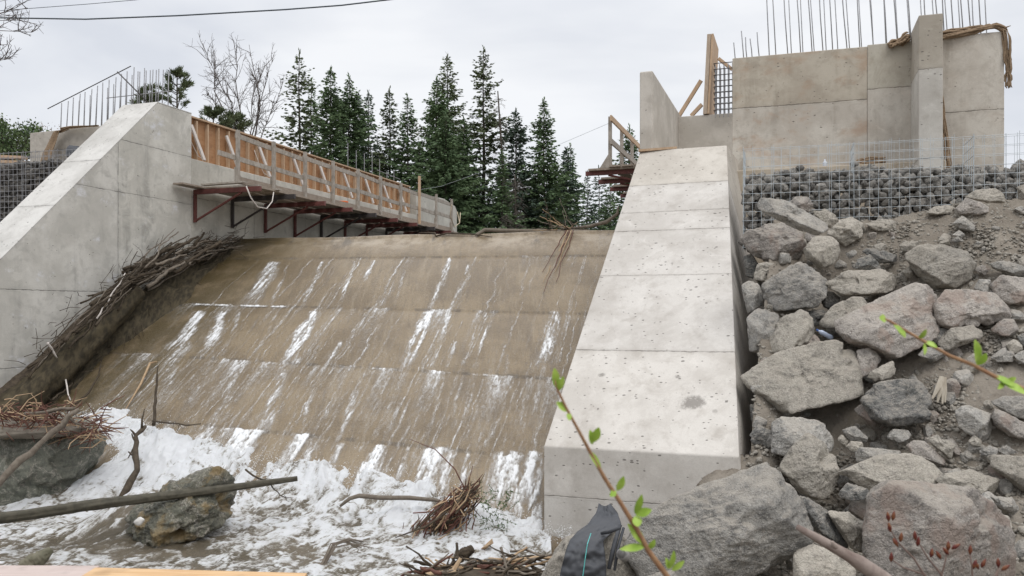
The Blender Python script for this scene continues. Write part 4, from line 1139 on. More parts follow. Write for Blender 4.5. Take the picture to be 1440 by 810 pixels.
BOULDERS = [
 ('A', 0, 'long grey slab tilted across the top of the pile against the gabion mesh', [(140,190),(175,150),(330,170),(500,250),(640,340),(655,380),(570,437),(430,390),(250,300),(150,240)]),
 ('A', 2, 'rounded pinkish boulder behind the tilted slab, touching the mesh', [(370,190),(430,135),(520,145),(565,210),(560,260),(450,260)]),
 ('A', 1, 'brown dirt-caked rock behind the lower end of the tilted slab', [(560,250),(650,235),(740,290),(750,330),(690,380),(620,370)]),
 ('A', 2, 'big angular boulder with a rust-pink patch under the tilted slab', [(15,440),(60,400),(160,360),(330,345),(480,420),(505,560),(480,610),(330,668),(230,645),(110,590),(40,500)]),
 ('A', 1, 'pale blocky rock with a flat dusty top just below the tilted slab', [(500,530),(570,450),(700,440),(750,480),(772,570),(700,655),(610,697),(510,605)]),
 ('A', 1, 'rounded tan boulder right of the tilted slab with a shaded underside', [(655,410),(720,340),(850,303),(935,350),(920,450),(800,517),(740,475)]),
 ('A', 1, 'half buried dusty rock at the foot of the gabion mesh', [(950,350),(1060,312),(1130,308),(1200,340),(1180,400),(1040,410)]),
 ('A', 3, 'small dark wedge-shaped stone on the dirt below the tan boulder', [(870,690),(900,620),(990,583),(1060,650),(1082,692),(980,707)]),
 ('A', 3, 'flat bluish-grey ledge stone behind the small wedge-shaped stone', [(930,560),(980,528),(1100,555),(1200,590),(1230,640),(1060,650)]),
 ('A', 1, 'small lumpy rock wedged under the rust-patched boulder', [(108,745),(130,660),(200,640),(300,660),(300,695),(180,792),(120,775)]),
 ('A', 3, 'dark shaded rock in the gap beside the wing wall near the top', [(30,600),(90,575),(140,650),(100,765),(45,740)]),
 ('C', 0, 'large smooth-faced grey boulder in the left column of the pile', [(180,110),(300,20),(390,-30),(470,-62),(570,-20),(665,100),(622,215),(560,282),(330,307),(230,302),(195,210)]),
 ('C', 0, 'upright grey stone standing against the wing wall edge', [(18,110),(70,68),(130,85),(188,190),(170,262),(65,322),(38,230)]),
 ('C', 0, 'tall dirty block beside the wing wall under the upright stone', [(55,370),(150,283),(290,340),(310,400),(250,520),(200,635),(78,605)]),
 ('C', 1, 'rounded tan boulder leaning on the tall dirty block', [(200,610),(260,430),(350,330),(480,293),(547,370),(562,470),(500,545),(350,615),(230,635)]),
 ('C', 1, 'long flat-topped slab with a deep shadow below it, upper middle of the pile', [(655,110),(690,60),(830,3),(1060,-3),(1200,30),(1242,70),(1190,135),(1070,185),(930,197),(790,192),(710,142)]),
 ('C', 3, 'small dark stone pinched under the left end of the flat-topped slab', [(632,190),(680,150),(770,210),(690,305),(640,275)]),
 ('C', 1, 'brown angular rock sheltered below the flat-topped slab', [(605,400),(700,280),(850,203),(930,203),(965,260),(830,350),(760,440),(650,442)]),
 ('C', 3, 'dark stone deep in the hollow beside the plastic bottle', [(520,310),(640,298),(670,330),(610,410),(545,430)]),
 ('C', 2, 'huge tan boulder with a broken face in the middle of the pile', [(755,390),(930,280),(1190,200),(1330,98),(1440,140),(1502,210),(1482,350),(1425,510),(1250,590),(1120,655),(960,585),(830,545),(755,460)]),
 ('E', 1, 'broad ochre-stained slab jutting over a dark hollow beside the wing wall', [(28,155),(120,95),(300,-15),(520,-82),(720,-112),(860,-72),(905,20),(925,230),(900,285),(500,395),(280,424),(220,385),(140,292),(60,212)]),
 ('C', 2, 'small pinkish triangular stone under the plastic bottle', [(455,595),(570,487),(645,550),(640,610)]),
 ('C', 2, 'grey-pink rock squeezed against the right side of the ochre-stained slab', [(900,600),(1000,590),(1085,660),(1010,770),(900,815),(885,700)]),
 ('E', 1, 'flat lens-shaped stone lying right of the ochre-stained slab', [(968,170),(1000,120),(1160,38),(1205,100),(1130,175),(1020,198)]),
 ('B', 1, 'wide layered boulder emerging from the dirt near the top right', [(185,590),(300,508),(430,505),(640,555),(705,640),(640,770),(500,850),(370,822),(270,705),(200,632)]),
 ('D', 2, 'prominent cream-edged boulder with a black hollow under its right end', [(408,250),(490,153),(640,148),(850,178),(940,260),(978,330),(900,392),(760,425),(600,405),(500,442),(420,402),(412,330)]),
 ('D', 2, 'rounded mauve boulder at the right edge of the pile', [(855,100),(910,38),(1080,60),(1150,110),(1140,255),(960,262),(878,192)]),
 ('D', 0, 'bluish block sitting left of the mauve boulder', [(698,135),(740,68),(820,73),(865,182),(760,165)]),
 ('B', 0, 'flat grey slab at the right edge above the mauve boulder', [(815,640),(960,628),(1080,675),(1130,740),(1000,753),(880,705)]),
 ('D', 1, 'pale pyramid-like rock below the cream-edged boulder', [(428,570),(530,440),(690,418),(755,460),(745,505),(620,565),(500,615)]),
 ('D', 3, 'dark squat stone between the central boulder and the pale pyramid-like rock', [(355,510),(400,438),(520,445),(510,510),(430,570),(375,570)]),
 ('D', 2, 'fist-shaped purple-brown stone right of the black hollow', [(835,455),(930,372),(1000,372),(1038,450),(980,505),(890,495)]),
 ('D', 0, 'whitish flat stone crossed by the leafy twig', [(275,645),(330,588),(485,588),(478,655),(380,702)]),
 ('D', 0, 'grey wedge stone half sunk in the dirt right of the twig leaves', [(828,665),(930,588),(1013,640),(985,695),(880,695)]),
 ('D', 0, 'pale stone cut by the right edge of the photo beside the leafy twig', [(1010,650),(1080,608),(1130,670),(1110,720),(1040,710)]),
 ('D', 3, 'bluish stone at the right edge below the mauve boulder', [(1035,500),(1080,478),(1140,510),(1130,590),(1055,570)]),
 ('D', 1, 'round dirt-coloured stone beside the bluish stone at the right edge', [(945,565),(1010,518),(1080,580),(1065,635),(980,628)]),
 ('B', 2, 'salmon-pink pointed rock near the mesh at the top right', [(568,225),(650,138),(740,160),(835,245),(720,285),(600,275)]),
 ('B', 1, 'smooth oval boulder behind the salmon-pink rock against the mesh', [(630,140),(720,93),(860,83),(953,140),(925,190),(800,195)]),
 ('B', 1, 'tan rock at the very right edge touching the gabion', [(1035,65),(1100,45),(1150,140),(1060,165)]),
 ('B', 0, 'sharp four-sided grey stone on the open dirt below the salmon-pink rock', [(535,355),(615,283),(702,360),(692,418),(610,395)]),
 ('B', 0, 'small blue-grey stone lowest of the two lying together on open dirt', [(525,475),(580,440),(627,482),(560,492)]),
 ('B', 0, 'small grey stone resting just above the blue-grey one on open dirt', [(538,432),(590,398),(643,435),(600,462)]),
 ('B', 1, 'brown flat stone at the upper left corner of the layered boulder', [(128,512),(200,473),(303,490),(210,580),(150,555)]),
 ('B', 1, 'long dusty hump of rock at the foot of the mesh left of the salmon-pink rock', [(335,265),(400,218),(500,203),(578,235),(530,275),(400,285)]),
 ('B', 1, 'round small stone in the gap left of the layered boulder', [(155,705),(210,678),(255,720),(225,765),(180,750)]),
 ('B', 2, 'pink stone right of the layered boulder', [(705,700),(765,658),(822,690),(775,742)]),
 ('B', 0, 'grey stone on the dirt at the right edge high above the mauve boulder', [(1008,235),(1060,212),(1110,260),(1105,295),(1050,275)]),
 ('E', 0, 'domed speckled grey boulder beneath the ochre-stained slab', [(245,735),(268,560),(330,468),(480,468),(600,488),(685,570),(723,670),(700,725),(380,765)]),
 ('G', 1, 'pointed tent-shaped boulder with a sharp ridge in front of the domed one', [(218,222),(300,110),(375,38),(450,88),(512,150),(527,220),(492,333),(420,388),(330,355),(250,265)]),
 ('E', 3, 'dark cube-like stone in the hollow next to the wing wall', [(85,372),(200,366),(235,460),(150,524),(92,492)]),
 ('E', 3, 'dark round stone beside the wing wall below the cube-like stone', [(75,605),(150,522),(255,570),(205,700),(100,665)]),
 ('E', 3, 'dark brown rock at the lowest end of the gap beside the wing wall', [(78,735),(130,690),(235,690),(235,800),(95,800)]),
 ('E', 2, 'pinkish splinter-shaped rock leaning right of the dark hollow', [(872,410),(960,350),(1012,400),(1078,520),(1050,575),(960,505)]),
 ('E', 0, 'lumpy grey-green stone on the dirt, topmost of a cluster of three', [(785,562),(880,537),(973,620),(960,660),(830,645)]),
 ('E', 1, 'flat stone lowest of the cluster of three on the dirt', [(806,692),(850,648),(944,658),(942,705),(860,735)]),
 ('E', 1, 'little round stone leftmost of the cluster of three on the dirt', [(745,635),(780,598),(825,650),(790,705)]),
 ('F', 3, 'large dark blue-grey flat-faced boulder beside the bleached wood chip', [(-150,330),(-60,230),(0,200),(150,183),(330,198),(368,300),(322,485),(200,505),(60,528),(-80,472)]),
 ('H', 1, 'long low brown-and-blue rock like a turtle shell above the pink front boulder', [(-68,250),(70,185),(200,148),(320,148),(430,208),(483,265),(410,338),(330,318),(180,305),(100,342),(-30,285)]),
 ('H', 0, 'thin pale ledge stone behind the turtle-shell rock', [(12,150),(40,112),(180,122),(295,138),(190,168),(60,195),(18,188)]),
 ('H', 1, 'flat tan slab between the turtle-shell rock and the pink front boulder', [(455,295),(500,258),(640,238),(805,290),(795,355),(740,375),(540,352)]),
 ('H', 1, 'smooth tan slab sloping out of the frame at the right', [(730,172),(760,153),(926,158),(990,200),(990,390),(900,335),(830,265),(740,215)]),
 ('F', 0, 'grey boulder with a blue face and dirty cap at the right side', [(565,420),(640,378),(720,445),(840,448),(853,520),(825,635),(760,653),(650,595),(590,545)]),
 ('F', 2, 'pink-ended slab leaning down to the right edge', [(848,480),(880,398),(1000,475),(1110,530),(1130,660),(960,605),(880,545)]),
 ('F', 0, 'pale grey slab with a dark cut face resting on the pink-ended slab', [(848,370),(920,308),(1080,315),(1140,390),(1120,490),(990,465),(940,435)]),
 ('H', 0, 'rounded grey rock peeping out behind the right shoulder of the pink front boulder', [(745,378),(860,385),(898,440),(885,490),(800,440)]),
 ('H', 2, 'white-tipped small rock on the dirt above the tan slab', [(298,105),(330,73),(390,83),(500,180),(470,205),(330,160)]),
 ('H', 1, 'crumbling grey rock right of the white-tipped small rock', [(395,62),(460,46),(553,100),(515,175),(470,140)]),
 ('H', 0, 'half round stone below the dark flat-faced boulder', [(188,62),(220,13),(300,18),(322,52),(240,85)]),
 ('H', 0, 'small grey stone left of a pair under the blue-faced boulder', [(685,132),(740,102),(793,120),(765,160),(700,155)]),
 ('H', 0, 'small grey stone right of a pair under the blue-faced boulder', [(790,132),(830,102),(893,140),(820,155)]),
 ('H', 1, 'little brown stone just below the left corner of the blue-faced boulder', [(627,82),(660,48),(703,80),(692,107),(650,103)]),
 ('G', 3, 'dark shaded rock under the left end of the turtle-shell rock', [(525,375),(590,300),(705,345),(700,390),(560,398)]),
]
def place_boulders():
    for i, (reg, mi, label, pts) in enumerate(BOULDERS):
        poly = zpoly(reg, pts)
        a = np.array(poly)
        w_, h_ = np.ptp(a[:, 0]), np.ptp(a[:, 1])
        cu, cv = a[:, 0].mean(), a[:, 1].mean()
        Y = ray_bank(cu, cv)
        big = max(w_, h_)
        if 'dark' in label and ('gap' in label or 'hollow' in label or 'pinched' in label): Y += 0.25
        Y -= 0.26 * math.sqrt(w_ * h_) / F * Y
        nm = 'boulder' if big > 42 else 'stone'
        boulder(poly, Y, 200 + i, M_rk[mi], nm, label, nm, thick=1.0 if big > 60 else 0.8, sub=6 if big > 70 else 5, grow=1.07)
place_boulders()

def front_boulders():
    boulder([(872,775),(905,722),(960,692),(1030,666),(1080,645),(1102,655),(1127,700),(1147,745),(1132,775),(1050,803),(960,815),(895,815)], 8.35, 501, M_rk[0],
            'boulder', 'huge grey-green boulder in the foreground in front of the wing wall foot', thick=0.9, sub=6, toptilt=0.75)
    boulder(zpoly('H', [(60,700),(80,450),(82,370),(130,323),(220,273),(310,288),(430,338),(560,340),(680,333),(760,378),(850,438),(928,530),(922,700),(905,860),(70,860)]), 8.0, 507, M_rk[2],
            'boulder', 'huge pink-grey foreground boulder with a white scratch at bottom right', thick=0.9, sub=6, toptilt=0.7)
    boulder(zpoly('G', [(300,335),(480,445),(560,560),(612,672),(560,665),(400,560),(345,450)]), 8.7, 511, M_rk[3], 'boulder', 'dark slanted slab wedged between the two huge foreground boulders', thick=0.8)
    boulder(zpoly('G', [(470,460),(560,440),(685,520),(690,700),(600,660),(560,575)]), 8.6, 513, M_rk[1], 'boulder', 'dirt-covered rock left of the pink-grey foreground boulder', thick=0.8)
    boulder(zpoly('G', [(290,705),(430,640),(560,690),(640,770),(620,860),(290,860)]), 7.9, 517, M_rk[1], 'boulder', 'soil-coloured rock at the bottom edge behind the bare stick', thick=0.8)
    boulder([(752,830),(768,795),(790,765),(822,742),(858,738),(893,765),(915,835)], 8.55, 519, M_rk[1], 'boulder', 'brown rock wrapped by the black plastic sheet at the bottom centre', thick=0.9, sub=5, toptilt=0.8)
    boulder([(905,812),(940,800),(985,801),(1010,815),(1000,835),(910,835)], 8.1, 523, M_rk[0], 'stone', 'pale stone at the bottom edge just right of the plastic sheet', 'stone', thick=0.7, sub=4)
    # river rocks
    boulder([(147,762),(173,720),(210,704),(247,680),(278,655),(312,651),(333,662),(337,693),(333,720),(309,741),(278,754),(222,776),(173,780),(151,772)], 11.3, 541, M_rk[4], 'boulder',
            'wet olive-brown rock with golden streaks standing in the foaming pool', thick=0.9, sub=6, rough=2.6, toptilt=.6, facets=18, sharp=90)
    boulder([(-90,600),(0,588),(60,580),(148,584),(154,612),(126,668),(92,708),(40,752),(-90,772)], 13.35, 547, M_rk[5], 'boulder', 'broad dark green slab of rock on the left bank under the driftwood', thick=0.7, sub=6, rough=1.3)
front_boulders()

def rubble():
    r = np.random.default_rng(77)
    n, tries = 0, 0
    stuff = []
    while n < 285 and tries < 6000:
        tries += 1
        u, v = r.uniform(1062, 1445), r.uniform(300, 800)
        if v < 330 and u < 1200: continue
        Y = ray_shown(u, v)
        if Y is None: continue
        p = P(u, v, Y)
        sz = r.choice([0.04, 0.06, 0.085, 0.13], p=[.3, .32, .24, .14]) * r.uniform(.8, 1.2) * (1.25 if u < 1230 else 1)
        o = bpy.data.objects.new('rubble_stone', RUB_ME[int(r.integers(len(RUB_ME)))])
        COL.objects.link(o)
        o.location = tuple(p + (0, 0, sz * 0.25)); o.rotation_euler = tuple(r.uniform(0, 6.28, 3))
        o.scale = (sz * 1.15, sz, sz * r.uniform(.6, .9))
        tag(o, 'small loose grey-brown stone lying in the dirt among the boulders', 'stone', 'loose rubble in the dirt of the bank')
        n += 1
    for i in range(10500):
        u, v = (r.uniform(1050, 1450), r.uniform(285, 815)) if i < 6000 else (r.uniform(1190, 1450), r.uniform(275, 700))
        Y = ray_shown(u, v)
        if Y is None: continue
        p = P(u, v, Y)
        stuff.append((p + (0, 0, 0.004), r.choice((r.uniform(0.008, 0.022), r.uniform(.015, .04))), i))
    VV, FF, k = [], [], 0
    for (c, sz, sd_) in stuff:
        V, Fc = STUFF_S[sd_ % 8]
        VV.append(V * sz * (1.1, 1, .8) + c); FF.append(Fc + k); k += len(V)
    o = build('gravel', np.concatenate(VV), np.concatenate(FF), M_rk[1], None, stuff[0][0])
    tag(o, kind='stuff')
RUB_ME = []
for k in range(10):
    V, Fc = stone_mesh(400 + k, 3, 10, 22)
    me = bpy.data.meshes.new('rubble_shape')
    me.from_pydata([tuple(v) for v in V], [], [tuple(f) for f in Fc]); me.update()
    me.materials.append(M_rk[(0, 1, 2, 1, 0)[k % 5]])
    RUB_ME.append(me)
STUFF_S = [stone_mesh(700 + k, 1, 8) for k in range(8)]
rubble()

# ================================================================== LEFT WING WALL AND ABUTMENT
def build_left_walls():
    n0 = -13.5
    js = [(0, 0, 1, 3.62, 0.008), (0, 0, 1, 2.52, 0.008), (0, 0, 1, 0.42, 0.008), (0, 0, 1, -1.0, 0.009), pl(WT, W(0, 14.15, 0), 0.008)]
    js += [pl(np.array((0, 0, 1.0)) * 0.707 + WT * 0.0, (0, 0, 4.30), 0.0001)]
    m = concrete('grey_wing_concrete', (0.515, 0.495, 0.45), (0.59, 0.57, 0.525), (0.345, 0.333, 0.305), js[:5], 0.9, 0.85, porescale=4.5, tie=0.9, white=0.9,
                 tint=[(0, 0, 1, 0.42, (0.97, 0.97, 0.97)), (*WT, float(np.dot(WT, W(0, 14.15, 0))), (1.03, 1.03, 1.02))])
    m_top = concrete('pale_sloping_top', (0.50, 0.485, 0.455), (0.565, 0.55, 0.52), (0.31, 0.295, 0.27),
                     [(0, 0, 1, 3.1, .006), (0, 0, 1, 2.05, .006), (0, 0, 1, .95, .006)], 1.3, 0.1, porescale=7)
    root = thing('wing_wall', W(n0 - .5, 12, -3.5), 'grey concrete wing wall sloping down to the left edge, beside the debris jam', 'wing wall')
    a_t, a_e, zt = 15.29, 16.4, 4.66
    lowA = a_t - (zt + 4.2) / 0.95
    pts = [W(n, a, z) for n in (n0, n0 - 0.95) for (a, z) in ((a_e, zt - .02), (a_t, zt - .02), (lowA, -4.22), (a_e, -4.4), (lowA, -4.4))]
    V, Fc = convex(pts)
    build('wall_body', np.array(V), Fc, m, root, bevel=0.012)
    # the float-finished sloping cap, 2 cm thick
    cap = [W(n, a, z) for n in (n0 + 0.004, n0 - 0.954) for (a, z) in ((a_t, zt), (lowA, -4.2), (a_t, zt - .019), (lowA, -4.219))]
    V, Fc = convex(cap)
    build('sloping_cap', np.array(V), Fc, m_top, root)
    V, Fc = convex([W(n, a, z) for n in (n0 + 0.004, n0 - .954) for a in (a_t + 0.002, a_e) for z in (zt - .019, zt)])
    build('flat_cap', np.array(V), Fc, m_top, root)
    # abutment wall below the formwork
    m2 = concrete('grey_abutment_concrete', (0.46, 0.44, 0.39), (0.53, 0.51, 0.455), (0.31, 0.295, 0.26), [(0, 0, 1, 2.7, .008)] + [pl(WT, W(0, a, 0), .006) for a in (18.8, 21.2, 23.6, 26.0, 28.4, 30.6)], 0.8, 0.5, porescale=4.5, tie=0.9)
    r2 = thing('abutment_wall', W(n0 - .5, 22, -3.5), 'long grey concrete wall under the wooden formwork, receding behind the spillway crest', 'wall')
    V, Fc = convex([W(n, a, z) for n in (n0 - 0.003, n0 - 1.2) for a in (a_e + .003, 28.6) for z in (-4.4, 3.6)])
    build('wall_body', np.array(V), Fc, m2, r2, bevel=0.012)
    prof = [(28.603, -4.4), (28.603, 4.43), (31.2, 4.53), (32.3, 4.36), (32.5, 4.2), (32.5, -4.4)]
    MB().prism([W(n0 - .004, a, z) for a, z in prof], WN * -1.1).out('end_block', m2, r2, bevel=0.02)
    # back wall with rebar far left
    r3 = thing('back_wall', P(95, 225, 22.5), 'low concrete wall behind the left wing wall with a comb of thin bars on top', 'wall')
    c1, c2 = P(42, 187, 22.6), P(205, 172, 21.2)
    z1 = float(c1[2])
    m3 = concrete('back_wall_concrete', (0.42, 0.385, 0.335), (0.49, 0.455, 0.405), (0.22, 0.20, 0.175), [(0, 0, 1, z1 - .52, .008)], 0.7, 0.4, porescale=4, tie=0.9)
    d = (c2 - c1) * (1, 1, 0); d /= np.linalg.norm(d)
    back = np.array((-d[1], d[0], 0))
    V, Fc = convex([c1 * (1, 1, 0) + d * e + back * q + UZ * z for e in (0, 3.2) for q in (0, .8) for z in (1.0, z1)])
    build('wall_body', np.array(V), Fc, m3, r3, bevel=0.015)
    rr = random.Random(4)
    for i in range(34):
        u = 76 + i * 4.2
        t = (u - 42) / 163
        base = c1 + (c2 - c1) * t; base[2] = z1 - 0.03
        base = base + back * (0.15 if i % 2 else 0.6)
        vt = 150 + (u - 70) * (93 - 150) / 115 + rr.uniform(-1, 2) if u < 185 else rr.uniform(97, 101)
        topz = (V0 - vt) / F * base[1]
        q_ = base.copy(); q_[2] = topz; q_ += d * (0.05 + rr.uniform(-.02, .03))
        MB().tube([base, q_], 0.012, 6).out('reinforcing_bar', M_rebar, r3, smooth=True)
    MB().tube([P(67, 153, 22.2), P(184, 93, 21.2)], 0.012, 6).out('tie_bar', M_darkst, r3, smooth=True)
    MB().tube([P(165, 101, 21.2), P(208, 144, 20.8)], 0.015, 6).out('tie_bar', M_darkst, r3, smooth=True)
    MB().tube([P(150, 138, 21.4), P(240, 128, 20.9)], 0.010, 6).out('tie_bar', M_rebar, r3, smooth=True)
    # burlap hanging over it
    path = [P(140, 177, 21.6), P(100, 180, 22.0), P(82, 186, 22.1), P(77, 200, 22.1), P(70, 215, 22.05), P(66, 232, 22.0)]
    V = []; wd = [.03, .05, .12, .17, .19, .17]
    for i in range(31):
        t = i / 30 * 5; k = min(int(t), 4); f_ = t - k
        c = path[k] * (1 - f_) + path[k + 1] * f_; w_ = wd[k] * (1 - f_) + wd[k + 1] * f_
        for j in range(9):
            x = (j / 8 - .5) * 2
            off = d * x * w_ if t > 1.7 else UZ * x * w_ * .6
            V.append(c + off - back * (0.06 + 0.035 * math.sin(x * 5 + t)))
    o = build('burlap_sheet', np.array(V), grid_faces(9, 31), M_burlap, None, path[3], True)
    sm = o.modifiers.new('thick', 'SOLIDIFY'); sm.thickness = 0.015
    tag(o, 'tan burlap strip hanging over the low back wall at far left', 'burlap')
    V_, F_ = stone_mesh(9, 3, 8, 8)
    o = build('plastic_bag', V_ * (.16, .1, .2) + P(104, 214, 21.5), F_, M_black, None, P(104, 222, 21.5), True)
    tag(o, 'crumpled black plastic bag against the low back wall at far left', 'bag')
    # left gabion
    r4 = thing('gabion_basket', P(40, 300, 19.5), 'wire mesh gabion full of dark stones behind the left wing wall', 'gabion')
    g0 = P(-60, 300, 20.2) * (1, 1, 0); g1 = P(110, 300, 19.3) * (1, 1, 0)
    Lg = float(np.linalg.norm(g1 - g0)); gd = (g1 - g0) / Lg
    M_dg = rockmat('dark_gabion_stone', (0.11, 0.105, 0.10), (0.17, 0.16, 0.148), (0.06, 0.058, 0.056), 0.2)
    wire_mesh(lambda e, z: g0 + gd * e + UZ * z, Lg, 1.7, 3.72, 0.125, 0.125, 0.006, 0.01, 8).out('front_mesh', M_rebar, r4)
    wire_mesh(lambda e, z: g0 + gd * e + back * .5 + UZ * z, Lg, 2.6, 3.74, 0.15, 0.15, 0.005, 0.01, 9).out('back_mesh', M_rebar, r4)
    r_ = np.random.default_rng(2)
    items = [(g0 + gd * r_.uniform(0, Lg) + back * r_.uniform(0.08, .45) + UZ * r_.uniform(1.9, 3.48), r_.uniform(.06, .1), i) for i in range(2600)]
    stuff_stones('gabion_fill', items, M_dg)
    for i, (ua, ub, v_, Y_) in enumerate(((-40, 36, 219, 23.2), (-40, 42, 226, 22.9))):
        o = MB().bar(P(ua, v_, Y_), P(ub, v_ + 3, Y_), 0.2, 0.07).out('lumber', M_new_wood, None, P(0, v_, Y_))
        tag(o, ('upper' if i == 0 else 'lower') + ' tan board stacked behind the left gabion mesh', 'lumber')
build_left_walls()

def build_formwork():
    n0 = -13.82
    root = thing('formwork', W(n0, 22, 3.61), 'orange plywood formwork with upright studs along the top of the left wall', 'formwork')
    a0, a1, z0, z1 = 16.45, 28.55, 3.605, 4.63
    k = 0
    for a in np.arange(a0, a1 - .1, 2.44):
        b = min(a + 2.43, a1)
        MB().box(W(n0 - .012, (a + b) / 2, (z0 + z1) / 2), (WN, WT, UZ), (.011, (b - a) / 2, (z1 - z0) / 2)).out('plywood_sheet', M_ply, root)
    MB().box(W(n0 - .45, (a0 + a1) / 2, (z0 + z1) / 2), (WN, WT, UZ), (.011, (a1 - a0) / 2, (z1 - z0) / 2 - .01)).out('rear_sheet', M_ply, root)
    MB().box(W(n0 + .045, (a0 + a1) / 2, z1 + .021), (WN, WT, UZ), (.06, (a1 - a0) / 2, .019)).out('top_plate', M_new_wood, root)
    MB().box(W(n0 + .045, (a0 + a1) / 2, z0 + .019), (WN, WT, UZ), (.045, (a1 - a0) / 2, .019)).out('bottom_plate', M_new_wood, root)
    n = 31
    for i in range(n):
        a = a0 + .03 + i * (a1 - a0 - .06) / (n - 1)
        MB().box(W(n0 + .045, a, (z0 + z1) / 2), (WN, WT, UZ), (.044, .021, (z1 - z0) / 2 - .039)).out('stud', M_new_wood, root)
    for a in (16.65, 17.95, 19.3, 20.9, 22.3, 23.7, 25.1, 26.4, 27.6):
        MB().bar(W(n0 + .10, a, 4.45), W(n0 + .30, a + .22, 3.64), .04, .09, WT).out('brace', M_white_wood, root)
    r = random.Random(2)
    for i, a in enumerate((16.5, 19.1, 21.0)):
        pts = [W(n0 + .1, a, 4.3), W(n0 + .16, a + .1, 4.0), W(n0 + .22, a + .25, 3.72), W(n0 + .3, a + .42, 3.63)]
        MB().tube(pts, .008, 6).out('cord', M_white_wood, root, smooth=True)
    # short bars behind its far end
    for i in range(7):
        a = 24.6 + i * .55
        MB().tube([W(n0 - .25, a, 4.5), W(n0 - .25, a, 5.3 + (0.1 if i % 3 else .25) - (.35 if i > 4 else 0))], .012, 6).out('reinforcing_bar', M_rebar, root)
    MB().tube([W(n0 - .25, 26.6, 4.98), W(n0 - .25, 28.4, 4.92)], .01, 6).out('reinforcing_bar', M_rebar, root)
build_formwork()

def scaffold_bracket(root, nw, a, z, out_, sgn=1, drop=.76, mat=None):
    """bracket whose beam sticks out of the wall plane n = nw towards sgn"""
    mt = mat or M_rust
    MB().bar(W(nw + sgn * .02, a, z - .055), W(nw + sgn * out_, a, z - .055), .07, .11).out('bracket_beam', mt, root)
    MB().bar(W(nw + sgn * .045, a, z - .115), W(nw + sgn * .045, a, z - drop), .06, .06, WT).out('bracket_leg', mt, root)
    MB().tube([W(nw + sgn * .05, a, z - drop + .03), W(nw + sgn * out_ * .72, a, z - .12)], .028, 8).out('bracket_strut', mt, root)

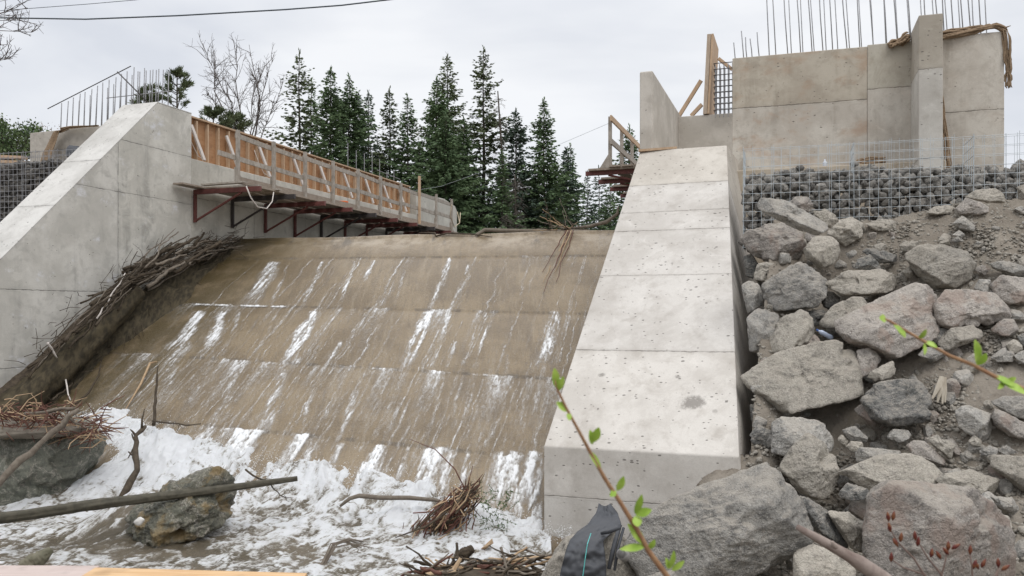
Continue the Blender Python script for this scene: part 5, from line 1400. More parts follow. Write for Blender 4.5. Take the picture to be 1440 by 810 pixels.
def build_scaffold():
    nw, nd, z = -13.5, -12.1, 2.93
    root = thing('scaffold', W(nw, 22, 2.1), 'plank scaffold with grey guard rail on red brackets along the left wall', 'scaffold')
    r = random.Random(8)
    for i in range(9):
        scaffold_bracket(root, nw, 16.47 + i * 1.38, 2.875, 1.84, mat=M_rust if i % 3 != 1 else M_darkst)
    # deck: three runs of boards
    for run, (n_, w_) in enumerate(((-13.32, .28), (-13.0, .28), (-12.68, .28), (-12.36, .28), (-12.04, .26))):
        a = 15.75 - (0 if run == 0 else -.55 - .12 * run)
        if run == 0:
            a = 15.72
        while a < 29.0:
            L = min(3.0 + r.uniform(-.4, .4), 29.1 - a)
            if L < .4: break
            MB().box(W(n_, a + L / 2, 2.895 + r.uniform(0, .018)), (WT, WN, UZ), (L / 2 - .01, w_ / 2, .019)).out('deck_plank', M_deck, root)
            a += L
    # ragged board ends over the outer edge
    for a in (16.3, 16.75, 17.4, 20.0, 23.2, 24.1):
        MB().bar(W(-13.1, a, 2.945), W(-11.95 + r.uniform(-.2, .15), a + r.uniform(-.1, .1), 2.945), .14, .038).out('deck_plank', M_grey_wood, root)
    posts = [16.24 + i * 1.375 for i in range(10)]
    for i, a in enumerate(posts):
        h = 1.2 if i != 7 else 1.62
        MB().box(W(nd, a, z + h / 2), (WT, WN, UZ), (.045, .03, h / 2)).out('guard_post', M_grey_wood if i != 7 else M_new_wood, root)
        MB().prism([W(nd - .035, a - .05, z + .0), W(nd - .035, a + .38, z + .0), W(nd - .035, a - .05, z + .36)], WN * -.03).out('post_gusset', M_grey_wood, root)
        if i < 9:
            b = posts[i + 1]
            s0 = a - (.62 if i == 0 else .02)
            MB().bar(W(nd - .05, a - .02, z + 1.06 + r.uniform(-.03, .03)), W(nd - .05, b + .12, z + 1.03 + r.uniform(-.03, .03)), .035, .11).out('guard_rail', M_grey_wood, root)
            MB().bar(W(nd - .055, s0, z + .58 + r.uniform(-.03, .03)), W(nd - .055, b + .1, z + .55 + r.uniform(-.03, .03)), .035, .11).out('guard_rail', M_grey_wood, root)
            MB().bar(W(nd - .04, a + .03, z + .09), W(nd - .04, b - .03, z + .09), .03, .15).out('toe_board', M_deck, root)
    # hanging white cord under the deck
    pts = [W(-11.85, 16.2, 2.85), W(-11.8, 16.3, 2.6), W(-11.8, 16.55, 2.42), W(-11.8, 16.9, 2.42), W(-11.82, 17.15, 2.62), W(-11.85, 17.25, 2.85)]
    MB().tube(pts, .014, 6).out('cord', M_white_wood, root, smooth=True)
    for k in range(2):
        pts = [W(-12.0, 28.4, 3.9), W(-11.95, 28.1, 3.5), W(-11.95, 28.5, 3.1), W(-11.95, 29.0, 3.3), W(-12.0, 28.9 + .3 * k, 3.7)]
        MB().tube(pts, .016, 6).out('cord', M_tan_cord, root, smooth=True)
    o = MB().box(W(-12.7, 21.6, 3.32), (WT, WN, UZ), (.13, .02, .14)).out('orange_bucket', None)
    bpy.data.objects.remove(o)
    # orange bucket standing on the deck
    c = W(-12.8, 22.1, 2.915)
    o = MB().tube([c, c + (0, 0, .02), c + (0, 0, .33), c + (0, 0, .36)], [.12, .125, .15, .155], 14).out('bucket', plain('orange_plastic', (.75, .16, .03), .45, .4, 0, .1), None, c, True)
    tag(o, 'bright orange bucket on the scaffold deck behind the guard rail', 'bucket')
    # right-hand scaffold beyond the fin
    z2 = 3.62; nf = -3.16
    root2 = thing('scaffold', W(nf, 22, 2.8), 'small timber scaffold with rail behind the head of the white wing wall', 'scaffold')
    p1 = P(858, 163, 21.5); n1, a1 = float(np.dot(p1, WN)), float(np.dot(p1, WT))
    for i in range(4):
        a = a1 + i * 1.45
        scaffold_bracket(root2, nf, a + .05, z2 - .02, 2.1, -1, .5)
        MB().bar(W(nf - .1, a + .1, z2 + .0), W(nf - 2.0, a + .1, z2 + .0), .4, .05).out('deck_plank', M_deck, root2)
        MB().box(W(n1, a, z2 + .66), (WT, WN, UZ), (.045, .04, .66)).out('guard_post', M_grey_wood, root2)
    for dz in (1.26, .68):
        MB().bar(W(n1 + .05, a1 - .15, z2 + dz), W(n1 + .05, a1 + 4.6, z2 + dz), .04, .14).out('guard_rail', M_new_wood if dz > 1 else M_grey_wood, root2)
    for k in range(4):
        MB().box(W(n1 + .15 + k * .32, a1 + 2.3, z2 + .045), (WT, WN, UZ), (2.5, .14, .02)).out('deck_plank', M_deck, root2)
    MB().prism([W(n1 - .25, a1 - .1, z2 + .02), W(n1 + .1, a1 - .1, z2 + .02), W(n1 + .0, a1 - .1, z2 + .4)], WT * .04).out('post_gusset', M_grey_wood, root2)
    # guy wire to it
    o = MB().tube([P(440, 290, 48), P(620, 262, 36), P(780, 206, 25), P(857, 173, 21.5)], .005, 5).out('guy_wire', M_steel, None, P(780, 206, 25))
    tag(o, 'thin pale wire running from the far trees to the right-hand scaffold rail', 'wire')
build_scaffold()

# ================================================================== TREES
def leafmat(name, a, b):
    M = Mat(name, 0.7, 0.2)
    g = M.noise(1.3, 4, 0.6)
    c = M.mix(M.step(g, 0.35, 0.65), a, b)
    M.col(M.mix(M.math('MULTIPLY', M.rand(), 0.5), c, tuple(x * .6 for x in a)))
    return M.m
M_bark = plain('grey_bark', (0.09, 0.078, 0.066), .95, .1, 0, .5, 6)
M_bark2 = plain('pale_bark', (0.125, 0.108, 0.10), .9, .1, 0, .5, 6)
M_need = [leafmat('dark_needles', (0.082, 0.128, 0.062), (0.132, 0.19, 0.09)), leafmat('olive_needles', (0.095, 0.122, 0.06), (0.15, 0.178, 0.092)),
          leafmat('blue_needles', (0.068, 0.10, 0.073), (0.112, 0.152, 0.108)), leafmat('grey_dead_twigs', (0.10, 0.088, 0.075), (0.15, 0.135, 0.118))]

def conifer_arrays(seed, H, Rad, dens=1.0, gap=0.0, droop=0.25, start=0.06, tip=0.8, shape=0.85, leaf=1.0):
    r = np.random.default_rng(seed)
    V, Fc = [], []
    BR = []
    z = start * H
    step = 0.27 / dens
    while z < H * 0.985:
        t = z / H
        base = 2.65 * Rad * (1 - t) ** shape * min(1.0, 0.75 + t)
        base *= 0.82 + 0.38 * vnoise([[z * .55, seed * 3.7, 0]], 3)[0]
        nb = 7 if t < .9 else 4
        a0 = r.uniform(0, 6.28)
        for k in range(nb):
            if r.uniform() < gap: continue
            L = max(0.12, base * r.choice((r.uniform(.4, .8), r.uniform(.75, 1.3))))
            a = a0 + k * 6.283 / nb + r.uniform(-.35, .35)
            el = (-droop + 0.55 * t * tip) + r.uniform(-.14, .14)
            d = np.array((math.cos(a) * math.cos(el), math.sin(a) * math.cos(el), math.sin(el)))
            o = np.array((0, 0, z))
            BR.append((o, o + d * L))
            side = np.array((-math.sin(a), math.cos(a), 0))
            n = max(6, int(L * 16 * dens))
            for q in range(n):
                f = (q + r.uniform(.2, 1)) / n
                if f < .12: continue
                c = o + d * L * f + np.array((0, 0, 0.10 * L * f * f)) + r.normal(0, .05, 3)
                ang = r.choice((-1, 1)) * r.uniform(.35, 1.1) * (1 - .4 * f)
                dd = d * math.cos(ang) + side * math.sin(ang); dd[2] += r.uniform(-.45, .05)
                dd /= np.linalg.norm(dd)
                ln = (0.20 + .20 * (1 - f) * min(L, 1.6)) * r.uniform(.6, 1.3) * leaf
                wd = ln * r.uniform(.16, .30)
                s2 = np.cross(dd, r.normal(size=3)); s2 /= np.linalg.norm(s2) + 1e-6
                i = len(V)
                V += [c, c + dd * ln * .5 + s2 * wd, c + dd * ln, c + dd * ln * .5 - s2 * wd]
                Fc.append((i, i + 1, i + 2, i + 3))
        z += step * r.uniform(.75, 1.25) * (1.0 if t < .8 else .6)
    for q in range(14):
        c = np.array((0, 0, H * (0.955 + .05 * q / 14)))
        dd = np.array((r.normal(0, .35), r.normal(0, .35), 1.0)); dd /= np.linalg.norm(dd)
        s2 = np.cross(dd, r.normal(size=3)); s2 /= np.linalg.norm(s2); i = len(V)
        V += [c, c + dd * .14 + s2 * .05, c + dd * .3, c + dd * .14 - s2 * .05]; Fc.append((i, i + 1, i + 2, i + 3))
    return np.array(V), np.array(Fc), BR

def conifer(u, vtop, Y, Rad, seed, label, mi=0, zb=1.9, name='spruce_tree', group='conifers on the far bank', lowcut=0.06, branches=True, **kw):
    H = (V0 - vtop) / F * Y - zb
    loc = np.array(((u - U0) / F * Y, Y, zb))
    root = thing(name, loc, label, 'tree', group)
    V, Fc, BR = conifer_arrays(seed, H, Rad, start=lowcut, **kw)
    rr = random.Random(seed)
    mb = MB()
    zs = np.linspace(-.3, H, 9)
    mb.tube([loc + (0.04 * math.sin(z * .7 + seed), 0.03 * math.cos(z), z) for z in zs], [max(.012, .0115 * H * (1 - max(z, 0) / H) ** .8) for z in zs], 7)
    for i, (a, b) in enumerate(BR):
        if branches and (i % 2 == 0):
            mb.tube([loc + a, loc + b], [.018, .006], 3, False)
    mb.out('trunk', M_bark, root, smooth=True)
    if len(V): build('crown', V + loc, Fc, M_need[mi], root)
    return root

TREES = [ # u, vtop, Y, radius, seed, label, material, options
 (421, 72, 60, 2.3, 1, 'tall open spruce with long uneven arms, leftmost of the conifer row', 1, dict(gap=.34, dens=.85, droop=.12, lowcut=.22)),
 (438, 113, 64, 1.3, 2, 'slim spruce half hidden behind the leftmost open spruce', 0, dict(dens=.9)),
 (465, 97, 58, 1.75, 3, 'dense narrow dark spruce right of the leftmost pair', 0, dict(dens=1.25, droop=.3)),
 (491, 107, 60, 1.8, 4, 'dense dark spruce with a needle-thin tip, second of the dark pair', 0, dict(dens=1.25, droop=.3)),
 (504, 130, 66, 1.4, 5, 'shorter spruce close behind the needle-tipped one', 2, dict(dens=1.0)),
 (518, 130, 63, 1.15, 6, 'thin spruce with bare lower trunk left of the middle group', 2, dict(dens=.95, gap=.15, lowcut=.2)),
 (548, 125, 62, 1.9, 7, 'full spruce above the far end of the formwork, left one of two', 1, dict(dens=1.0, gap=.1)),
 (573, 135, 60, 1.5, 8, 'narrow spruce above the far end of the formwork, right one of two', 0, dict(dens=1.05, gap=.1)),
 (590, 205, 59, 1.1, 9, 'low young spruce behind the end of the formwork', 0, dict(dens=1.1)),
 (614, 110, 60, 1.9, 10, 'dark pointed spruce standing against the left side of the big twin spruce', 0, dict(dens=1.2, droop=.3)),
 (629, 77, 63, 2.6, 11, 'big broad spruce, widest of the row, with light sky in its top', 1, dict(dens=1.0, gap=.16)),
 (627, 160, 57, 2.2, 12, 'dense green spruce in front of the big broad spruce', 0, dict(dens=1.25, droop=.3)),
 (652, 166, 59, 2.0, 13, 'drooping spruce filling the gap left of the tallest tree', 0, dict(dens=1.1, droop=.4)),
 (680, 68, 61, 1.95, 14, 'tallest spruce of the row, sparse with a visible straight trunk', 1, dict(gap=.33, dens=.95, droop=.18, lowcut=.15)),
 (706, 215, 57, 1.4, 15, 'short bushy green spruce right of the tallest tree', 0, dict(dens=1.2)),
 (726, 155, 60, 1.7, 16, 'medium dark spruce right of the bare snag', 2, dict(dens=1.1)),
 (765, 140, 60, 1.85, 17, 'symmetrical full spruce standing alone near the right end of the row', 0, dict(dens=1.2, droop=.3)),
 (796, 210, 62, 1.2, 18, 'left one of a small twin-topped spruce pair at the right end', 2, dict(dens=1.05)),
 (802, 204, 64, 1.2, 19, 'right one of a small twin-topped spruce pair at the right end', 0, dict(dens=1.05)),
 (826, 243, 72, 1.5, 20, 'hazy small spruce left of the right-hand scaffold', 2, dict(dens=.9, gap=.2)),
 (842, 236, 75, 1.5, 21, 'hazy small spruce under the right-hand scaffold deck, next to the rail post', 2, dict(dens=.9, gap=.2)),
 (858, 258, 70, 1.9, 22, 'low spruce seen between the right-hand scaffold and the wing wall', 0, dict(dens=.95)),
 (885, 178, 62, 1.5, 23, 'spruce top showing through the right-hand scaffold rail', 0, dict(dens=1.05)),
 (448, 205, 62, 1.6, 24, 'low dark spruce under the open arms of the leftmost spruce', 0, dict(dens=1.0)),
 (530, 200, 64, 1.6, 25, 'low dark spruce filling between the thin one and the middle group', 0, dict(dens=1.0)),
 (745, 240, 66, 1.7, 26, 'low grey-green spruce between the medium spruce and the full one', 2, dict(dens=.9, gap=.15)),
 (780, 225, 64, 1.3, 27, 'slender spruce tucked right behind the symmetrical full one', 2, dict(dens=1.0)),
 (668, 235, 64, 1.7, 28, 'low spruce behind the foot of the tallest tree', 2, dict(dens=.95)),
]
for (u, vt, Y, rad, sd_, lab, mi, kw) in TREES:
    conifer(u, vt, Y, rad, sd_, lab, mi, **kw)

def snag(u, vt, Y, rad, seed, label, leanx):
    H = (V0 - vt) / F * Y - 1.9
    loc = np.array(((u - U0) / F * Y + leanx, Y, 1.9))
    root = thing('dead_tree', loc, label, 'tree', 'dead trees on the far bank')
    zs = np.linspace(-.3, H, 8)
    tr = MB().tube([loc + (-leanx * z / H, 0, z) for z in zs], [max(.03, .16 * (1 - max(z, 0) / H * .75)) for z in zs], 7)
    tr.out('trunk', M_bark, root, smooth=True)
    r = random.Random(seed); mb = MB()
    for i in range(150):
        z = H * r.uniform(.12, .97); a = r.uniform(0, 6.28); L = rad * r.uniform(.3, 1) * (1.1 - .6 * z / H)
        p = loc + (-leanx * z / H, 0, z)
        q1 = p + np.array((math.cos(a) * L * .6, math.sin(a) * L * .6, -.05 * L))
        q2 = p + np.array((math.cos(a) * L, math.sin(a) * L, -.35 * L))
        mb.tube([p, q1, q2], [.022, .014, .008], 3, False)
        for k in range(3):
            f = r.uniform(.3, 1); c = p + (q2 - p) * f
            mb.tube([c, c + np.array((r.uniform(-.3, .3), r.uniform(-.3, .3), r.uniform(-.35, .1)))], [.010, .006], 3, False)
    mb.out('branches', M_need[3], root)
snag(700, 128, 59, 1.2, 5, 'bare grey snag with broken top beside the tallest spruce', .9)
snag(724, 245, 57, 1.5, 9, 'dead grey brushy tree low in front of the medium dark spruce', 0.1)
snag(712, 300, 56, 1.2, 12, 'short dead brush stem at the foot of the bushy green spruce', -0.1)

def bare_tree(base, tips, seed, label, name='bare_tree', twig=.010, spread=1.0, nb=7, cat='tree'):
    """leaders climb from base to each tip and carry side twigs"""
    root = thing(name, base, label, cat)
    r = np.random.default_rng(seed)
    mb, tw = MB(), MB()
    for tip in tips:
        L = np.linalg.norm(tip - base)
        n = 9
        pts = []
        bend = r.normal(0, .05 * L, 3) * (1, .6, .3)
        for i in range(n):
            t = i / (n - 1)
            p = base + (tip - base) * t + bend * math.sin(t * math.pi) + r.normal(0, .012 * L, 3) * (0 if i in (0,) else 1)
            p[2] += 0.10 * L * t * (1 - t)
            pts.append(p)
        mb.tube(pts, [max(twig, .0085 * L * (1 - .9 * i / (n - 1))) for i in range(n)], 6)
        for k in range(nb * 3):
            t = r.uniform(.22, 1)
            i = min(int(t * (n - 1)), n - 2)
            p = pts[i] + (pts[i + 1] - pts[i]) * (t * (n - 1) - i)
            d = (pts[i + 1] - pts[i]); d = d / np.linalg.norm(d)
            dv = d * .75 + r.normal(0, .5, 3) * spread + (0, 0, .25); dv /= np.linalg.norm(dv)
            l1 = L * .30 * (1.15 - .75 * t) * r.uniform(.5, 1.2)
            q = [p]
            for s in range(4):
                dv = dv + r.normal(0, .16, 3) + (0, 0, .05); dv /= np.linalg.norm(dv)
                q.append(q[-1] + dv * l1 / 4)
            tw.tube(q, [twig * x for x in (1.7, 1.35, 1.1, .9, .7)], 4, False)
            for s in range(6):
                j = r.integers(1, 5); o = q[j]
                d2 = dv * .7 + r.normal(0, .6, 3); d2 /= np.linalg.norm(d2)
                l2 = l1 * r.uniform(.15, .45)
                tw.tube([o, o + d2 * l2 * .5, o + d2 * l2 + r.normal(0, .04, 3) * l2], [twig * .85, twig * .7, twig * .5], 3, False)
    mb.out('trunk', M_bark2, root, smooth=True)
    tw.out('twigs', M_bark2, root)
bare_tree(P(352, 225, 44), [P(282, 62, 44), P(300, 75, 45), P(330, 62, 43), P(352, 66, 45), P(372, 92, 43), P(398, 115, 44), P(290, 130, 43), P(385, 80, 45)], 21,
          'leafless grey tree with fanning twigs behind the formwork', twig=.0105, nb=7)

def pine(u, vt, Y, hh, rad, seed, label, name='pine_tree'):
    top = P(u, vt, Y); zb = 2.0
    loc = np.array((top[0], Y, zb)); H = top[2] - zb
    root = thing(name, loc, label, 'tree')
    r = np.random.default_rng(seed)
    mb = MB().tube([loc + (0, 0, z) for z in np.linspace(-.3, H * .97, 6)], np.linspace(.12, .02, 6), 7)
    V, Fc = [], []
    for k in range(26):
        z = H - hh * r.uniform(0, 1) ** 1.2
        f = (H - z) / hh
        a = r.uniform(0, 6.28); L = rad * (.35 + .9 * f) * r.uniform(.55, 1.3)
        d = np.array((math.cos(a) * .85, math.sin(a) * .85, r.uniform(.15, .7))); d /= np.linalg.norm(d)
        o = loc + (0, 0, z - .15); e = o + d * L
        mb.tube([o, (o + e) / 2 - (0, 0, .04), e], [.022, .016, .01], 4, False)
        for c_ in (e, o + d * L * .86, o + d * L * .72, o + d * L * .55):
            for q in range(17):
                dd = d * .9 + r.normal(0, .42, 3) + (0, 0, .25); dd /= np.linalg.norm(dd)
                ln = r.uniform(.13, .26); s2 = np.cross(dd, r.normal(size=3)); s2 /= np.linalg.norm(s2)
                c = c_ + r.normal(0, .035, 3); i = len(V)
                V += [c, c + dd * ln * .5 + s2 * .018, c + dd * ln, c + dd * ln * .5 - s2 * .018]; Fc.append((i, i + 1, i + 2, i + 3))
    mb.out('trunk', M_bark, root, smooth=True)
    build('crown', np.array(V), np.array(Fc), M_need[1], root)
pine(249, 100, 34, 1.6, .85, 3, 'feathery pine top rising behind the left wing wall')
pine(208, 118, 34, .8, .4, 5, 'small pine tip behind the rebar comb left of the feathery pine')
pine(300, 152, 33, .9, .75, 7, 'dark low pine crown just over the near end of the formwork')
pine(330, 160, 34, .7, .5, 9, 'smaller dark pine crown at the foot of the leafless tree')

def bush(c, rx, rz, n, mat, seed, label, leaf=.12, name='bush'):
    root = thing(name, c, label, 'bush')
    r = np.random.default_rng(seed)
    V, Fc = [], []; mb = MB()
    for k in range(70):
        a = r.uniform(0, 6.28); f = r.uniform(.2, 1) ** .7
        e = c + np.array((math.cos(a) * rx * f, math.sin(a) * rx * .8 * f, rz * (r.uniform(.25, 1)) * (1.1 - .45 * f)))
        mb.tube([c + (r.uniform(-.2, .2), 0, 0), (c + e) / 2 + r.normal(0, .1, 3), e], [.03, .02, .008], 4, False)
        for q in range(n):
            d = r.normal(0, 1, 3); d /= np.linalg.norm(d); s2 = np.cross(d, r.normal(size=3)); s2 /= np.linalg.norm(s2)
            p = e + r.normal(0, .22, 3) * (1, 1, .8); ln = leaf * r.uniform(.6, 1.3); i = len(V)
            V += [p, p + d * ln * .5 + s2 * ln * .3, p + d * ln, p + d * ln * .5 - s2 * ln * .3]; Fc.append((i, i + 1, i + 2, i + 3))
    mb.out('stems', M_bark2, root)
    if n: build('foliage', np.array(V), np.array(Fc), mat, root)
M_lf = leafmat('bush_leaves', (0.07, 0.11, 0.045), (0.13, 0.17, 0.075))
M_ltan = leafmat('dry_buds', (0.22, 0.17, 0.13), (0.30, 0.24, 0.19))
bush(P(18, 235, 38), 1.5, 2.3, 60, M_lf, 3, 'green leafy bush at the far left behind the gabion', .14)
bush(P(-40, 235, 40), 1.6, 2.4, 50, M_lf, 4, 'green leafy bush cut by the left edge of the photo', .14)
bush(P(60, 225, 41), 1.1, 1.9, 6, M_ltan, 6, 'dry tan bush between the green bush and the rebar comb', .09)

# ================================================================== DRIFTWOOD
def crooked(a, b, r0, r1, seed, wob=.04, n=9):
    r = np.random.default_rng(seed)
    a, b = np.asarray(a, float), np.asarray(b, float)
    L = np.linalg.norm(b - a)
    pts, off = [], np.zeros(3)
    for i in range(n):
        t = i / (n - 1)
        off = off * .7 + r.normal(0, wob * L / 3, 3) * (0 if i in (0, n - 1) else 1)
        pts.append(a + (b - a) * t + off * math.sin(math.pi * t) ** .5 if 0 < i < n - 1 else (a if i == 0 else b))
    rad = [(r0 + (r1 - r0) * i / (n - 1)) * (1 + .12 * r.normal()) for i in range(n)]
    return pts, rad
M_bk = wood('dark_wet_bark', (0.04, 0.03, 0.021), (0.085, 0.065, 0.044), (1, 1, 1), 16, .8, .4)
M_bk2 = wood('grey_driftwood', (0.125, 0.10, 0.078), (0.20, 0.17, 0.135), (1, 1, 1), 18, .8, .4)
M_bk3 = wood('peeled_tan_wood', (0.36, 0.24, 0.14), (0.45, 0.33, 0.21), (1, 1, 1), 18, .7, .3)
M_bk4 = wood('red_brown_twig', (0.10, 0.042, 0.03), (0.15, 0.07, 0.05), (1, 1, 1), 18, .7, .3)
M_logm = wood('mossy_log_bark', (0.022, 0.018, 0.012), (0.09, 0.072, 0.043), (2, .6, .6), 9, .85, .5)

def stick(name, a, b, r0, r1, seed, mat, label, cat, group=None, wob=.04, twigs=0):
    pts, rad = crooked(a, b, r0, r1, seed, wob, 11)
    mb = MB().tube(pts, rad, 8)
    if twigs:
        r = np.random.default_rng(seed + 3); L = np.linalg.norm(pts[-1] - pts[0])
        d = (pts[-1] - pts[0]) / L
        for k in range(twigs):
            p = pts[int(r.integers(3, 11))]
            dv = d * .5 + r.normal(0, .6, 3); dv /= np.linalg.norm(dv)
            q = p + dv * L * r.uniform(.08, .22)
            mb.tube([p, (p + q) / 2 + r.normal(0, .01, 3), q], [r1 * .8, r1 * .55, r1 * .3], 5)
    o = mb.out(name, mat, None, pts[0], True)
    return tag(o, label, cat, group)

def big_log(path, rad, seed, mat, name, label):
    n = 60; mseg = 28
    V = []
    path = [np.asarray(p, float) for p in path]
    for i in range(n):
        t = i / (n - 1) * (len(path) - 1); k = min(int(t), len(path) - 2); f = t - k
        c = path[k] * (1 - f) + path[k + 1] * f; rr = rad[k] * (1 - f) + rad[k + 1] * f
        d = path[k + 1] - path[k]; d /= np.linalg.norm(d)
        s1 = np.cross(d, UZ); s1 /= np.linalg.norm(s1); s2 = np.cross(s1, d)
        for j in range(mseg):
            a = 2 * math.pi * j / mseg
            q = np.array([[math.cos(a) * 3.2, math.sin(a) * 3.2, i * .09 + seed]])
            rr2 = rr * (1 + .36 * fbm(q, 5, seed, .65, ridged=True)[0] + .12 * fbm(q * .3, 2, seed)[0])
            V.append(c + s1 * math.cos(a) * rr2 + s2 * math.sin(a) * rr2)
    Fc = [(i * mseg + j, i * mseg + (j + 1) % mseg, (i + 1) * mseg + (j + 1) % mseg, (i + 1) * mseg + j) for i in range(n - 1) for j in range(mseg)]
    Fc += [tuple(range(mseg))[::-1], tuple((n - 1) * mseg + j for j in range(mseg))]
    o = build(name, np.array(V), Fc, mat, None, path[0], True)
    tag(o, label, 'log')

def wallpt(u, v, off):
    r = np.array(((u - U0) / F, 1.0, (V0 - v) / F))
    return r * ((-13.5 + off) / float(r @ WN))

def build_driftwood():
    r = np.random.default_rng(17)
    # the big trunk lying on the spillway against the left wall
    big_log([wallpt(-30, 612, .42), wallpt(40, 556, .42), wallpt(110, 490, .40), wallpt(192, 412, .32)], [.25, .27, .25, .18], 3, M_logm, 'driftwood_log', 'thick mossy trunk lying up the left side of the spillway')
    big_log([wallpt(-15, 572, .14), wallpt(60, 512, .14), wallpt(160, 412, .14), wallpt(215, 372, .14)], [.11, .12, .11, .07], 6, M_bk, 'driftwood_log', 'darker thinner trunk behind the mossy one, against the concrete wall')
    # stick jam
    mats = [M_bk, M_bk2, M_bk, M_bk, M_bk2, M_bk]
    for k in range(150):
        t = r.uniform(0, 1) ** .75
        # centre line of the jam in photo pixels
        cu = np.interp(t, [0, .25, .5, .75, 1], [60, 150, 200, 245, 315]); cv = np.interp(t, [0, .25, .5, .75, 1], [500, 415, 375, 352, 334])
        sp_ = np.interp(t, [0, .3, .7, 1], [8, 20, 24, 10])
        cu += r.normal(0, sp_ * .4) + 3; cv += r.normal(0, sp_ * .42) + 8
        lift = .06 + abs(r.normal(.1, .2)) + (.3 if t < .3 else .10)
        c = wallpt(cu, cv, lift)
        d = wallpt(cu + 40, cv - np.interp(t, [0, .4, 1], [40, 28, 14]) + r.normal(0, 6), lift) - wallpt(cu, cv, lift)
        d = d / np.linalg.norm(d) + r.normal(0, .15, 3) * (1, 1, .55); d /= np.linalg.norm(d)
        L = r.uniform(.5, 1.9)
        a, b = c - d * L / 2, c + d * L / 2
        for p_ in (a, b):
            if np.dot(p_, WN) < -13.44: p_ += WN * (-13.44 - np.dot(p_, WN))
            s_, q_ = sq(p_)
            if q_ > 0 and p_[2] < face_z(q_, s_) + .03: p_[2] = face_z(q_, s_) + .03
            if q_ <= 0 and p_[2] < CZ + .02: p_[2] = CZ + .02
        stick('driftwood_stick', a, b, (r.uniform(.008, .024) if k % 6 else r.uniform(.03, .05)), (r.uniform(.004, .012) if k % 6 else r.uniform(.015, .03)), k + 10, mats[int(r.integers(6))],
              'grey-brown stick caught in the driftwood jam at the left end of the crest', 'stick', 'sticks of the jam on the spillway', .05)
    # wet bark and silt packed between the trunk, the wall and the slope
    nn, na = 26, 110
    Vv = []
    for i in range(na):
        t = i / (na - 1)
        cu = np.interp(t, [0, .3, .6, .85, 1], [-40, 60, 160, 235, 330]); cv = np.interp(t, [0, .3, .6, .85, 1], [622, 538, 440, 385, 345])
        c0 = wallpt(cu, cv, .04)
        for j in range(nn):
            x = j / (nn - 1)
            p = c0 + WN * x * (.60 + .2 * vnoise([[i * .09, 0, 0]], 4)[0])
            s_, q_ = sq(p)
            zf = float(face_z(q_, s_)) if q_ > 0.05 else CZ
            top = c0[2] + .02
            z = top + (min(zf, top) - .06 - top) * (x ** 1.3)
            z = max(z, zf - .06) + .13 * fbm([[p[0] * 5, p[1] * 5, x * 3]], 4, 3)[0] * (1 - x ** 4) * (1 if t < .98 else 0)
            Vv.append((p[0], p[1], z))
    o = build('bark_litter', np.array(Vv), grid_faces(nn, na), M_logm, None, wallpt(150, 470, .3), True); tag(o, kind='stuff')
    # fine twigs
    mb = MB()
    for k in range(300):
        t = r.uniform(0, 1)
        cu = np.interp(t, [0, .25, .5, .75, 1], [40, 150, 205, 255, 335]) + r.normal(0, 16); cv = np.interp(t, [0, .25, .5, .75, 1], [515, 425, 380, 358, 333]) + r.normal(0, 11)
        c = wallpt(cu, cv, abs(r.normal(.25, .22)) + .04)
        d = r.normal(0, 1, 3) + (SPN * 0 + WT * 1.2 + UZ * .5 + WN * .4); d /= np.linalg.norm(d)
        L = r.uniform(.12, .5)
        mb.tube([c, c + d * L * .5 + r.normal(0, .03, 3), c + d * L], [.006, .005, .003], 4, False)
    tag(mb.out('twig_litter', M_bk, None, spill(180, 400, 0)), kind='stuff')
    mb = MB()
    for k in range(260):
        t = r.uniform(0, 1)
        cu = np.interp(t, [0, .3, .6, .85, 1], [20, 105, 190, 255, 330]) + r.normal(8, 10); cv = np.interp(t, [0, .3, .6, .85, 1], [592, 516, 432, 378, 346]) + r.normal(4, 9)
        c = spill(cu, cv, abs(r.normal(.06, .06)) + .02)
        d = r.normal(0, .7, 3) + CD * .9 - UZ * .5; d /= np.linalg.norm(d)
        L = r.uniform(.12, .5)
        e = c + d * L; s_, q_ = sq(e); e[2] = max(e[2], float(face_z(q_, s_)) + .015) if q_ > 0 else e[2]
        mb.tube([c, (c + e) / 2 + r.normal(0, .02, 3), e], [.007, .006, .003], 4, False)
    tag(mb.out('twig_fringe', M_bk, None, spill(190, 430, 0)), kind='stuff')
    # named single pieces
    stick('driftwood_stick', wallpt(136, 448, .68), wallpt(176, 384, .62), .018, .010, 5, M_white_wood, 'pale peeled stick lying on top of the mossy trunk', 'stick')
    stick('driftwood_stick', wallpt(67, 482, .75), wallpt(80, 503, .72), .02, .015, 8, M_white_wood, 'short white stick leaning on the middle of the mossy trunk', 'stick')
    stick('driftwood_stick', spill(90, 522, .35), spill(104, 572, .15), .016, .012, 9, M_white_wood, 'thin white stick below the mossy trunk on the wet slope', 'stick', None, .08)
    stick('driftwood_stick', spill(262, 408, .04), spill(300, 352, .06), .014, .008, 31, M_bk, 'thin dark twig on the upper left slope below the jam', 'stick')
    # hanging roots below the jam
    mb = MB()
    for k in range(46):
        c = spill(r.uniform(165, 205), r.uniform(412, 436), .12); e = spill(r.uniform(150, 205), r.uniform(445, 485), .05)
        mb.tube([c, (c + e) / 2 + r.normal(0, .05, 3), e], [.010, .008, .004], 4, False)
    o = mb.out('root_clump', M_bk, None, spill(185, 430, 0)); tag(o, 'dark ragged root clump hanging from the jam on the upper left slope', 'roots')
    # the bent arc branch and lower sticks
    o = MB().tube([spill(105, 578, .1), spill(128, 560, .12), spill(142, 535, .12), spill(146, 510, .1)], [.022, .02, .014, .008], 7).out('driftwood_branch', M_bk, None, spill(105, 578, 0), True)
    tag(o, 'dark curved branch arching over the wet concrete left of the falls', 'branch')
